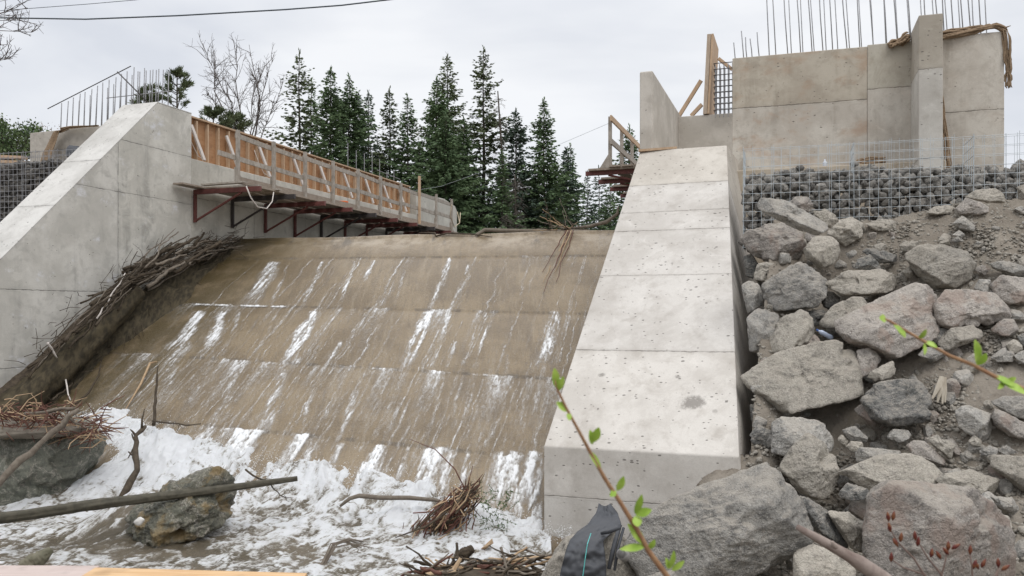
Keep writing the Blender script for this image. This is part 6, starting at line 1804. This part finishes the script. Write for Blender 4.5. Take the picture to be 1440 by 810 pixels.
    stick('driftwood_stick', spill(80, 575, .2), spill(105, 545, .1), .02, .012, 41, M_bk, 'straight dark stick beside the curved branch at the slope foot', 'stick')
    zq = lambda u, v, Y: P(u, v, Y)
    stick('driftwood_stick', P(36, 583, 12.95), P(105, 574, 12.9), .035, .025, 43, M_bk2, 'smooth grey pole end lying flat on the left bank rubble', 'stick')
    stick('driftwood_branch', P(-25, 706, 12.1), P(112, 576, 12.75), .06, .035, 47, M_bk2, 'long weathered branch leaning from the left edge up to the twig heap', 'branch', None, .05, 3)
    o = None
    # twig heap on the left rock
    mb = MB(); mr = MB()
    for k in range(330):
        u = r.uniform(-10, 145); v = r.normal(590, 9) + (u - 70) * .02
        if u > 95: v += r.uniform(-6, 26)
        c = P(u, v, 12.95 + r.uniform(-.2, .35)); d = r.normal(0, 1, 3) * (1, .7, .45) + (.5, -.3, -.2 if u > 100 else 0); d /= np.linalg.norm(d)
        L = r.uniform(.12, .5)
        (mb if k % 3 else mr).tube([c, c + d * L * .5 + r.normal(0, .03, 3), c + d * L], [.010, .008, .004], 4, False)
    rt = thing('debris_heap', P(80, 600, 13.0), 'heap of red-brown twigs and bark on the left bank rock at the slope foot', 'debris')
    mb.out('twigs', M_bk4, rt); mr.out('bark_strips', M_bk3, rt)
    V_, F_ = ico(4)
    p0 = P(30, 600, 13.15)
    build('silt', V_ * (1.0, .4, .13) * (1 + .18 * fbm(V_ * 3, 4, 4))[:, None] + p0 - (0, 0, .04), F_, M_dirt, rt, smooth=True)
    # branches in the cascade
    stick('driftwood_branch', P(216, 598, 14.3), P(222, 515, 14.9), .032, .012, 51, M_bk, 'dark upright branch standing where the cascade begins', 'branch', None, .03)
    o = MB().tube([spill(222, 512, .06), spill(214, 518, .12), spill(200, 545, .08), spill(178, 578, .04)], [.012, .022, .02, .010], 7).out('driftwood_branch', M_bk3, None, spill(178, 578, 0), True)
    tag(o, 'orange-brown split branch hooked over the dark upright one', 'branch')
    stick('driftwood_branch', P(172, 700, 12.3), P(204, 600, 13.7), .05, .028, 55, M_bk, 'dark snag trailing down through the white cascade', 'branch', None, .07, 5)
    stick('driftwood_branch', P(215, 592, 14.2), P(282, 596, 14.0), .018, .008, 58, M_bk, 'thin bare branch sticking out right of the upright branch', 'branch', None, .08, 5)
    # the long pole
    a, b = P(-30, 733, 10.2), P(418, 673, 11.6)
    big_log([a, a + (b - a) * .33 + (0, 0, .012), a + (b - a) * .7, b], [.062, .058, .045, .03], 9, wood('olive_pole_bark', (.055, .05, .036), (.10, .09, .066), (1, 1, 1), 14, .7, .4), 'driftwood_pole', 'long straight olive pole lying across the pool over the wet rock')
    o = MB().tube([b - (b - a) * .004, P(431, 669.5, 11.63)], [.027, .008], 8).out('pole_tip', M_bk3, None, b); o.parent = None
    bpy.data.objects.remove(o)
    stick('driftwood_branch', P(345, 660, 11.5), P(402, 700, 11.5), .014, .006, 61, M_bk, 'thin twiggy branch in the foam right of the wet rock', 'branch', None, .06, 6)
    # curved branch in front of the falls
    mb = MB().tube([P(478, 712, 11.75), P(492, 701, 11.8), P(505, 697, 11.85), P(535, 700, 11.9), P(575, 700, 11.95), P(610, 703, 12.0), P(632, 708, 12.0)], [.018, .028, .032, .033, .032, .026, .016], 8)
    o = mb.out('driftwood_branch', M_bk2, None, P(540, 700, 11.9), True); tag(o, 'long grey branch arched over the foam in front of the falls', 'branch')
    # debris clump at the toe
    rt = thing('debris_clump', P(640, 745, 11.3), 'upright tangle of reddish twigs standing in the foam left of the white wing wall', 'debris')
    ma, mc, md = MB(), MB(), MB()
    for k in range(330):
        t = r.uniform(0, 1) ** .8
        cu = 662 - 55 * t + r.normal(0, 6 + 16 * t); cv = 690 + 62 * t + r.normal(0, 5)
        c = P(cu, cv, 11.55 + r.normal(0, .12)); d = np.array((.75, .1, .85)) + r.normal(0, .45, 3); d /= np.linalg.norm(d)
        L = r.uniform(.12, .5)
        (ma, mc, md, ma)[k % 4].tube([c - d * L / 2, c + r.normal(0, .02, 3), c + d * L / 2], [.008, .010, .004], 4, False)
    ma.out('twigs', M_bk4, rt); mc.out('dark_twigs', M_bk, rt); md.out('pale_twigs', M_bk3, rt)
    MB().tube([P(655, 690, 11.6), P(640, 660, 11.7), P(612, 632, 11.8), P(575, 617, 11.9)], [.010, .009, .007, .003], 5).out('whip', M_bk4, rt, smooth=True)
    MB().tube([P(655, 692, 11.5), P(665, 655, 11.5)], [.010, .004], 5).out('whip', M_bk4, rt)
    MB().tube([P(628, 720, 11.3), P(600, 740, 11.2), P(556, 756, 11.1)], [.018, .015, .006], 6).out('branch', M_bk, rt, smooth=True)
    MB().tube([P(624, 708, 11.35), P(606, 724, 11.3), P(580, 748, 11.2)], [.014, .012, .006], 6).out('branch', M_bk, rt, smooth=True)
    # green sprigs beside it
    V, Fc = [], []; mb = MB()
    for k in range(60):
        c = P(r.uniform(668, 715), r.uniform(690, 752), 11.4 + r.normal(0, .1)); d = r.normal(0, 1, 3) + (0.3, 0, .5); d /= np.linalg.norm(d)
        e = c + d * r.uniform(.08, .22); mb.tube([c, e], [.004, .002], 4, False)
        for q in range(4):
            dd = r.normal(0, 1, 3); dd /= np.linalg.norm(dd); s2 = np.cross(dd, r.normal(size=3)); s2 /= np.linalg.norm(s2)
            p = c + (e - c) * r.uniform(.3, 1); i = len(V); ln = .035
            V += [p, p + dd * ln * .5 + s2 * .010, p + dd * ln, p + dd * ln * .5 - s2 * .010]; Fc.append((i, i + 1, i + 2, i + 3))
    rt = thing('willow_sprig', P(690, 750, 11.4), 'green leafy sprigs washed into the foam right of the reddish twig tangle', 'plant')
    k_ = len(mb.V); build('leafy_sprays', np.concatenate([np.array(mb.V), np.array(V)]), list(mb.F) + [tuple(int(q) + k_ for q in f) for f in Fc], M_lf, rt)
    # drift heap at the bottom edge
    for k in range(70):
        u = r.uniform(575, 768); v = np.interp(u, [575, 650, 720, 768], [806, 788, 786, 780]) + abs(r.normal(0, 12))
        c = P(u, v, 9.7 - (v - 780) * .012); d = r.normal(0, 1, 3) * (1, .45, .22) + (.4, 0, .05); d /= np.linalg.norm(d)
        L = r.uniform(.3, .9)
        stick('driftwood_stick', c - d * L / 2, c + d * L / 2, r.uniform(.010, .024), r.uniform(.005, .012), 300 + k, [M_bk4, M_bk, M_bk2, M_bk3, M_bk, M_bk][k % 6],
              'dark brown stick in the drift heap at the bottom edge beside the wing wall', 'stick', 'sticks of the heap at the foot of the wing wall', .05)
    big_log([P(645, 783, 9.75), P(655, 777, 9.75), P(664, 771, 9.8)], [.05, .06, .04], 12, M_bk, 'driftwood_log', 'black stubby log end on top of the drift heap at the bottom edge')
    stick('driftwood_stick', P(585, 812, 9.3), P(655, 798, 9.5), .035, .028, 401, M_bk3, 'smooth tan stick at the left end of the bottom drift heap', 'stick')
    o = MB().tube([P(632, 812, 9.35), P(648, 785, 9.5)], [.035, .02], 6).out('driftwood_stick', M_bk3, None, P(632, 812, 9.35)); tag(o, 'split orange wood sliver standing up in the bottom drift heap', 'stick')
    mb = MB()
    V_, F_ = ico(4)
    o = build('bark_litter', V_ * (1.0, .75, .34) * (1 + .2 * fbm(V_ * 4, 4, 7))[:, None] + P(675, 845, 9.4), F_, M_bk, None, P(675, 845, 9.4), True); tag(o, kind='stuff')
    # floating chip, grass bundle, log end at bottom left
    V, Fc = convex([P(676, 772, 10.6), P(692, 757, 10.7), P(694, 764, 10.7), P(682, 773, 10.6), P(688, 766, 10.5), P(680, 770, 10.75)])
    o = build('wood_chip', np.array(V), Fc, M_bk3, None, P(685, 768, 10.6)); tag(o, 'orange wood chip floating in foam between twig tangle and drift heap', 'wood chip')
    for k in range(9):
        a = P(452 + r.uniform(-4, 6), 797 + r.uniform(-4, 6), 10.1); m_ = P(468 + r.uniform(-4, 8), 766 + r.uniform(-5, 5), 10.4); e = P(512 + r.uniform(-8, 14), 764 + r.uniform(-5, 10), 10.5)
        if k < 6: pass
        mbx = MB() if k == 0 else mbx
        mbx.tube([a, m_, (m_ + e) / 2 + (0, 0, .05), e], [.009, .009, .008, .004], 5, False)
    o = mbx.out('root_clump', M_bk2, None, P(460, 795, 10.1)); tag(o, 'bent bundle of brown roots trailing in the foam near the bottom', 'roots')
    big_log([P(34, 800, 9.6), P(52, 788, 9.65), P(72, 772, 9.75)], [.09, .085, .035], 15, wood('olive_stump', (.11, .105, .07), (.17, .155, .11), (1, 1, 1), 9, .7, .3), 'driftwood_log', 'olive log stub poking out of the water at bottom left')
    V_, F_ = stone_mesh(21, 3, 9, 10)
    o = build('stone', V_ * (.07, .05, .045) + P(196, 733, 10.7), F_, plain('white_stone', (.6, .58, .55), .7), None, P(196, 738, 10.7), True); tag(o, 'small smooth white stone resting on the wet olive-brown rock', 'stone')
    # wood caught on the crest
    o = MB().tube([S(6.35, .14, 1.52), S(6.36, .04, 1.82), S(6.5, -.1, 1.93), S(7.0, -.3, 1.92), S(8.0, -.45, 1.9), S(8.9, -.5, 1.9)], [.03, .045, .05, .05, .042, .03], 8).out('driftwood_branch', M_bk2, None, S(7, -.3, 1.86), True)
    tag(o, 'hooked grey branch hanging over the crest in the middle of the spillway', 'branch')
    o = MB().tube([S(8.3, -.1, 1.9), S(8.9, -.3, 1.97), S(9.3, -.4, 2.07), S(9.55, -.4, 2.25), S(9.57, -.4, 2.42)], [.02, .035, .045, .035, .016], 8).out('driftwood_branch', M_bk2, None, S(9, -.3, 1.86), True)
    tag(o, 'grey root with an upturned end on the crest near the wing wall', 'branch')
    o = MB().tube([S(4.9, -.05, 1.9), S(5.3, -.02, 1.88), S(5.35, .05, 1.80), S(5.6, .03, 1.86), S(6.2, .06, 1.83), S(6.75, .15, 1.74)], [.014, .026, .022, .02, .016, .008], 7).out('driftwood_branch', M_bk, None, S(5.4, 0, 1.86), True)
    tag(o, 'thin black branch lying along the crest left of the hooked grey one', 'branch')
    for k in range(22):
        c = S(8.35 + r.normal(0, .22), r.normal(-.05, .1), 1.88 + abs(r.normal(0, .05))); d = r.normal(0, 1, 3) + (0, 0, .5); d /= np.linalg.norm(d); L = r.uniform(.25, .8)
        e = c + d * L; e[2] = max(e[2], 1.9)
        stick('driftwood_stick', c, e, .012, .005, 500 + k, (M_bk2, M_bk3, M_bk)[k % 3], 'thin stick in the little tangle caught on the crest near the wing wall', 'stick', 'sticks of the tangle on the crest', .05)
    for k in range(5):
        stick('driftwood_stick', S(8.45 + .04 * k, .03, 1.86), S(8.25 + .09 * k, 1.6 + .35 * (k % 3), face_z(1.6 + .35 * (k % 3)) + .03), .013, .005, 540 + k, M_bk3 if k % 2 else M_bk4,
              'long orange-brown stick hanging down the slope from the crest tangle', 'stick', 'sticks hanging from the crest tangle', .02)
build_driftwood()

# ================================================================== SMALL THINGS AMONG THE ROCKS
def build_small():
    Y = ray_bank(1148, 470) + .05
    a, b = P(1148, 463.5, Y - .18), P(1171, 476, Y - .18)
    d = (b - a) / np.linalg.norm(b - a)
    M = Mat('clear_blue_plastic', .15, .5); M.col((.42, .48, .60)); M.b.inputs['Alpha'].default_value = .85
    root = thing('plastic_bottle', a, 'crushed clear plastic bottle lying in a hollow of the rock pile', 'bottle')
    L = np.linalg.norm(b - a)
    ts = [.10, .16, .28, .36, .46, .56, .66, .78, .92, 1.0]; rs = [.013, .016, .034, .037, .033, .037, .032, .037, .035, .022]
    MB().tube([a + d * L * t for t in ts], rs, 12).out('bottle_body', M.m, root, smooth=True)
    MB().tube([a, a + d * L * .11], .015, 10).out('cap', plain('blue_cap', (.05, .12, .35), .4), root)
    Y = ray_bank(1322, 555)
    root = None
    mb = MB()
    top = P(1326, 531, Y - .04); c = 0
    for (u, v) in ((1311, 561), (1318, 566), (1325, 568), (1329, 566)):
        e = P(u, v, Y - .12); mb.tube([top + (0, 0, .0), (top + e) / 2 + (0.006, 0, .005), e], [.045, .035, .012], 6)
    o = mb.out('wood_chip', wood('bleached_wood', (.38, .33, .26), (.5, .45, .37), (1, 1, .3), 16), None, top); tag(o, 'bleached splintered wood stub standing on the dirt beside the dark boulder', 'wood chip')
    # black woven sheet over the rock and its fold against the wall
    # sheet: lower panel draped over the wrapped rock, a narrower neck up to the pier and the loose folds at right
    rows = [(708, 842, 858, 8.95), (722, 838, 869, 8.8), (738, 826, 874, 8.55), (748, 812, 862, 8.33), (760, 801, 848, 8.12), (775, 796, 850, 8.02), (792, 791, 852, 7.98), (812, 787, 852, 7.96), (835, 784, 852, 7.95)]
    rows = [(v, a_, b_, y_ ) for v, a_, b_, y_ in rows]
    n, mseg = 60, 26; V = []
    for i in range(n):
        t = i / (n - 1) * (len(rows) - 1); k = min(int(t), len(rows) - 2); f = t - k
        v, ul, ur, y = [rows[k][q] * (1 - f) + rows[k + 1][q] * f for q in range(4)]
        for j in range(mseg):
            x = j / (mseg - 1)
            wr = .028 * vnoise([[x * 4 + v * .06, v * .08, 2.0]], 6)[0] + .014 * vnoise([[x * 11, v * .22, 5.0]], 8)[0]
            V.append(P(ul + (ur - ul) * x, v + 4 * math.sin(x * 3) * (1 if i < 10 else .3), y + wr + .16 * (x - .5) ** 2))
    root = thing('plastic_sheet', P(820, 780, 8.1), 'black woven plastic sheet draped over the brown rock at the wing wall foot', 'plastic sheet')
    o = build('sheet', np.array(V), grid_faces(mseg, n), M_black, root, smooth=True); o.modifiers.new('thick', 'SOLIDIFY').thickness = .006
    Mg = plain('teal_thread', (.10, .42, .40), .5)
    MB().tube([P(831, 750, 8.05), P(826, 765, 7.90), P(823, 785, 7.86), P(819, 815, 7.84)], .0045, 5).out('teal_stripe', Mg, root)
    for k, (us, rr_) in enumerate((((872, 740), (864, 765), (858, 790), .018), ((876, 742), (868, 770), (866, 800), .014), ((862, 748), (855, 775), (850, 800), .016)), ) if False else ():
        pass
    for (p1, p2, p3, rr_) in (((872, 738), (864, 765), (856, 800), .020), ((877, 742), (869, 770), (864, 802), .014), ((846, 750), (856, 748), (872, 742), .016)):
        MB().tube([P(*p1, 8.25), P(*p2, 8.15), P(*p3, 8.05)], [rr_, rr_ * 1.2, rr_], 7).out('fold', M_black, root, smooth=True)
    # clod-coloured pipe end
    a, b = P(874, 779, 8.0), P(884, 786, 8.2)
    d = (b - a) / np.linalg.norm(b - a)
    mb = MB().tube([a + d * .12, a, a, a + d * .10], [.052, .052, .042, .040], 16, False)
    o = mb.out('pipe_end', plain('grey_pipe', (.22, .21, .20), .6), None, a, True); tag(o, 'open end of a small grey pipe among the folds of the black sheet', 'pipe')
    # boards at the bottom edge
    Mo = wood('orange_board', (.56, .33, .155), (.66, .45, .25), (.4, 4, 4), 10, .5, .6)
    Mp = wood('pink_board', (.50, .40, .36), (.58, .48, .44), (.4, 4, 4), 10, .6, .6)
    a, b = P(-60, 794.5, 4.15), P(141, 795, 4.15)
    o = MB().box((a + b) / 2 - (0, .35, .02), (b - a, (0, 1, 0), (0, 0, 1)), (np.linalg.norm(b - a) / 2, .35, .02)).out('board', Mp, None, (a + b) / 2, bevel=.004); tag(o, 'pinkish grey board at the bottom left corner', 'board')
    a, b = P(134, 797.5, 4.1), P(432, 805.5, 4.1)
    o = MB().box((a + b) / 2 - (0, .35, .02), (b - a, (0, 1, 0), (0, 0, 1)), (np.linalg.norm(b - a) / 2, .35, .02)).out('board', Mo, None, (a + b) / 2, bevel=.004); tag(o, 'orange varnished board along the bottom left edge', 'board')
    # bare stick in the right foreground
    a, b = P(1121, 741, 3.0), P(1290, 850, 2.9)
    pts = [a, P(1150, 757, 3.0), P(1195, 783, 2.95), P(1207, 790, 2.95), P(1240, 812, 2.93), P(1300, 856, 2.9), np.array((1.75, 2.85, -1.27))]
    mb = MB().tube(pts, [.010, .016, .020, .026, .026, .030, .032], 9)
    mb.tube([P(1178, 774, 2.97), P(1170, 762, 2.95)], [.012, .006], 6)
    o = mb.out('bare_stick', wood('purple_grey_stick', (.13, .09, .075), (.28, .23, .20), (1, 1, 1), 9), None, pts[-1], True); tag(o, 'thick bare stick poking in from the bottom right foreground', 'stick')

def leaf(V, Fc, p, d, ln, wd, nrm, fold=.25):
    d = d / np.linalg.norm(d); s = np.cross(d, nrm); s /= np.linalg.norm(s); up = np.cross(s, d)
    n = 6
    k = len(V)
    for i in range(n):
        t = i / (n - 1); w_ = wd * math.sin(math.pi * (t * .93 + .04)) ** .8
        c = p + d * ln * t + up * (.12 * ln * math.sin(t * 2))
        V += [c + s * w_ + up * w_ * fold, c, c - s * w_ + up * w_ * fold]
    for i in range(n - 1):
        a = k + i * 3
        Fc += [(a, a + 1, a + 4, a + 3), (a + 1, a + 2, a + 5, a + 4)]

def build_twigs():
    Ml = Mat('spring_leaf', .45, .4)
    Ml.col(Ml.mix(Ml.step(Ml.noise(30, 3), .35, .65), (.22, .36, .035), (.36, .50, .09)))
    Ml.b.inputs['Subsurface Weight'].default_value = 0
    Mst = wood('willow_bark', (.26, .13, .07), (.36, .22, .12), (1, 1, 1), 20)
    def shoot(pts, rad, leaves, label, tail):
        root = thing('leafy_shoot', tail, label, 'twig')
        full = pts + [tail]
        MB().tube(full, rad, 8).out('stem', Mst, root, smooth=True)
        for (p, du, dv, ln, wd) in leaves:
            V, Fc = [], []
            leaf(V, Fc, p, np.array((du, -.25, -dv)), ln, wd, np.array((.25, -1, .35)))
            build('leaf', np.array(V), Fc, Ml.m, root, smooth=True)
    Y = 1.55
    line = [(777, 524), (783, 546), (797, 575), (815, 608), (832, 640), (850, 672), (872, 706), (893, 740), (912, 775), (935, 806), (965, 850)]
    pts = [P(u, v, Y + .0006 * (v - 520)) for u, v in line]
    rad = list(np.linspace(.0016, .0062, len(pts))) + [.007]
    lv = []
    for (u, v, du, dv, lpx, wpx) in ((782, 545, -.15, -1, 30, 6), (784, 550, .35, -1, 24, 5), (798, 578, -.8, -.6, 22, 6), (799, 580, .1, .9, 12, 4), (833, 622, .35, -1, 26, 7), (833, 625, -.25, -1, 24, 5),
                                     (845, 660, -.65, -.9, 38, 5), (868, 690, .35, -1, 26, 6), (866, 690, -.4, .3, 14, 5), (893, 722, .25, -1, 34, 6), (894, 724, 1, -.4, 26, 7), (893, 726, .2, .8, 16, 8),
                                     (906, 765, -.75, -.85, 46, 8), (908, 768, -1, .05, 44, 6), (912, 772, .4, -.8, 20, 5), (942, 800, .1, -1, 34, 5), (945, 802, .7, -.7, 26, 5), (940, 800, -.3, -.9, 22, 4)):
        lv.append((P(u, v, Y + .0006 * (v - 520)), du, dv, lpx / F * Y, wpx / F * Y))
    shoot(pts, rad, lv, 'upright leafy spring shoot in the foreground before the white wing wall', np.array((.5, 1.9, -1.25)))
    Y = 1.75
    line = [(1238, 446), (1252, 452), (1275, 466), (1303, 482), (1335, 500), (1368, 513), (1400, 530), (1440, 547), (1500, 575), (1600, 640)]
    pts = [P(u, v, Y) for u, v in line]
    rad = list(np.linspace(.0022, .0052, len(pts))) + [.007]
    lv = []
    for (u, v, du, dv, lpx, wpx) in ((1246, 449, -1, -.1, 12, 6), (1256, 455, .6, .9, 22, 4), (1262, 462, .5, .8, 16, 5), (1292, 477, .2, -.5, 18, 4), (1300, 480, .8, .5, 18, 4), (1300, 482, -.2, 1, 18, 3),
                                     (1374, 512, -.35, -1, 38, 8), (1374, 513, .5, -.9, 20, 6), (1398, 528, 1, .7, 30, 5), (1404, 534, .9, .6, 40, 6), (1412, 536, -.6, .5, 18, 4), (1415, 538, .9, -.6, 14, 4)):
        lv.append((P(u, v, Y), du, dv, lpx / F * Y, wpx / F * Y))
    shoot(pts, rad, lv, 'leafy shoot reaching in from the right edge over the rocks', np.array((1.6, 1.75, -1.25)))
    # red-budded shrub
    Mb = Mat('red_bud', .5, .3); Mb.col(Mb.mix(Mb.step(Mb.noise(60, 2), .4, .6), (.10, .018, .014), (.16, .06, .025)))
    Mt = plain('shrub_twig', (.16, .11, .09), .7)
    root = thing('budding_shrub', np.array((1.1, 2.45, -1.25)), 'thin shrub with small red buds in front of the pink-grey boulder', 'shrub')
    Y = 2.5
    stems = [[(1247, 735), (1262, 762), (1285, 785), (1302, 812), (1330, 860)], [(1287, 755), (1305, 785), (1324, 808), (1345, 860)], [(1333, 770), (1328, 795), (1323, 812), (1345, 860)],
             [(1364, 777), (1367, 800), (1368, 825), (1350, 860)], [(1253, 786), (1270, 798), (1300, 808), (1330, 860)], [(1404, 797), (1400, 815), (1370, 860)]]
    buds = [(1250, 733, -.2, -1), (1255, 732, .15, -1), (1252, 748, -.2, -1), (1256, 757, .5, .9), (1287, 760, -.1, -1), (1290, 768, .1, -1), (1309, 784, .1, -1), (1323, 786, -.5, -.8), (1333, 774, 0, -1), (1338, 772, .6, -.4), (1334, 780, -.5, -.6),
            (1364, 780, 0, -1), (1368, 800, .3, -.9), (1380, 798, .4, -.9), (1376, 800, -.4, -.7), (1404, 798, -.1, -1), (1408, 802, .7, -.5), (1253, 790, 0, -1), (1266, 762, .1, -1)]
    for s in stems:
        q = [P(u, v, Y) for u, v in s] + [np.array((1.1, 2.45, -1.25))]
        MB().tube(q, list(np.linspace(.0018, .0045, len(q))), 6).out('stem', Mt, root, smooth=True)
    for (u, v, du, dv) in buds:
        p = P(u, v, Y); d = np.array((du, -.1, -dv)); d /= np.linalg.norm(d); L = 14 / F * Y
        MB().tube([p, p + d * L * .35, p + d * L * .7, p + d * L], [.002, .0065, .0048, .001], 7).out('bud', Mb.m, root, smooth=True)
build_small()
build_twigs()

# ================================================================== WIRES AND OVERHANGING TWIGS
def build_wires():
    a = [P(u, v, 24) for u, v in ((-60, 23), (0, 25), (120, 27), (250, 22), (400, 13.5), (480, 7.5), (560, -2), (760, -30))]
    o = MB().tube(a, .020, 6, True).out('power_cable', M_cable, None, a[2], True); tag(o, 'thick dark cable sagging across the sky at top left', 'cable')
    a = [P(u, v, 30) for u, v in ((-60, 18), (0, 15), (60, 10.5), (120, 6), (190, 0), (300, -14))]
    o = MB().tube(a, .010, 6, True).out('power_cable', M_cable, None, a[2], True); tag(o, 'thinner upper cable crossing the top left corner of the sky', 'cable')
    base = P(-160, 70, 9)
    bare_tree(base, [P(42, 40, 9), P(30, 25, 9.3), P(22, 85, 8.8), P(12, 62, 9.1), P(36, 14, 9)], 33, 'bare twigs hanging in at the top left corner', name='overhanging_branch', twig=.0032, nb=5, cat='branch')
build_wires()
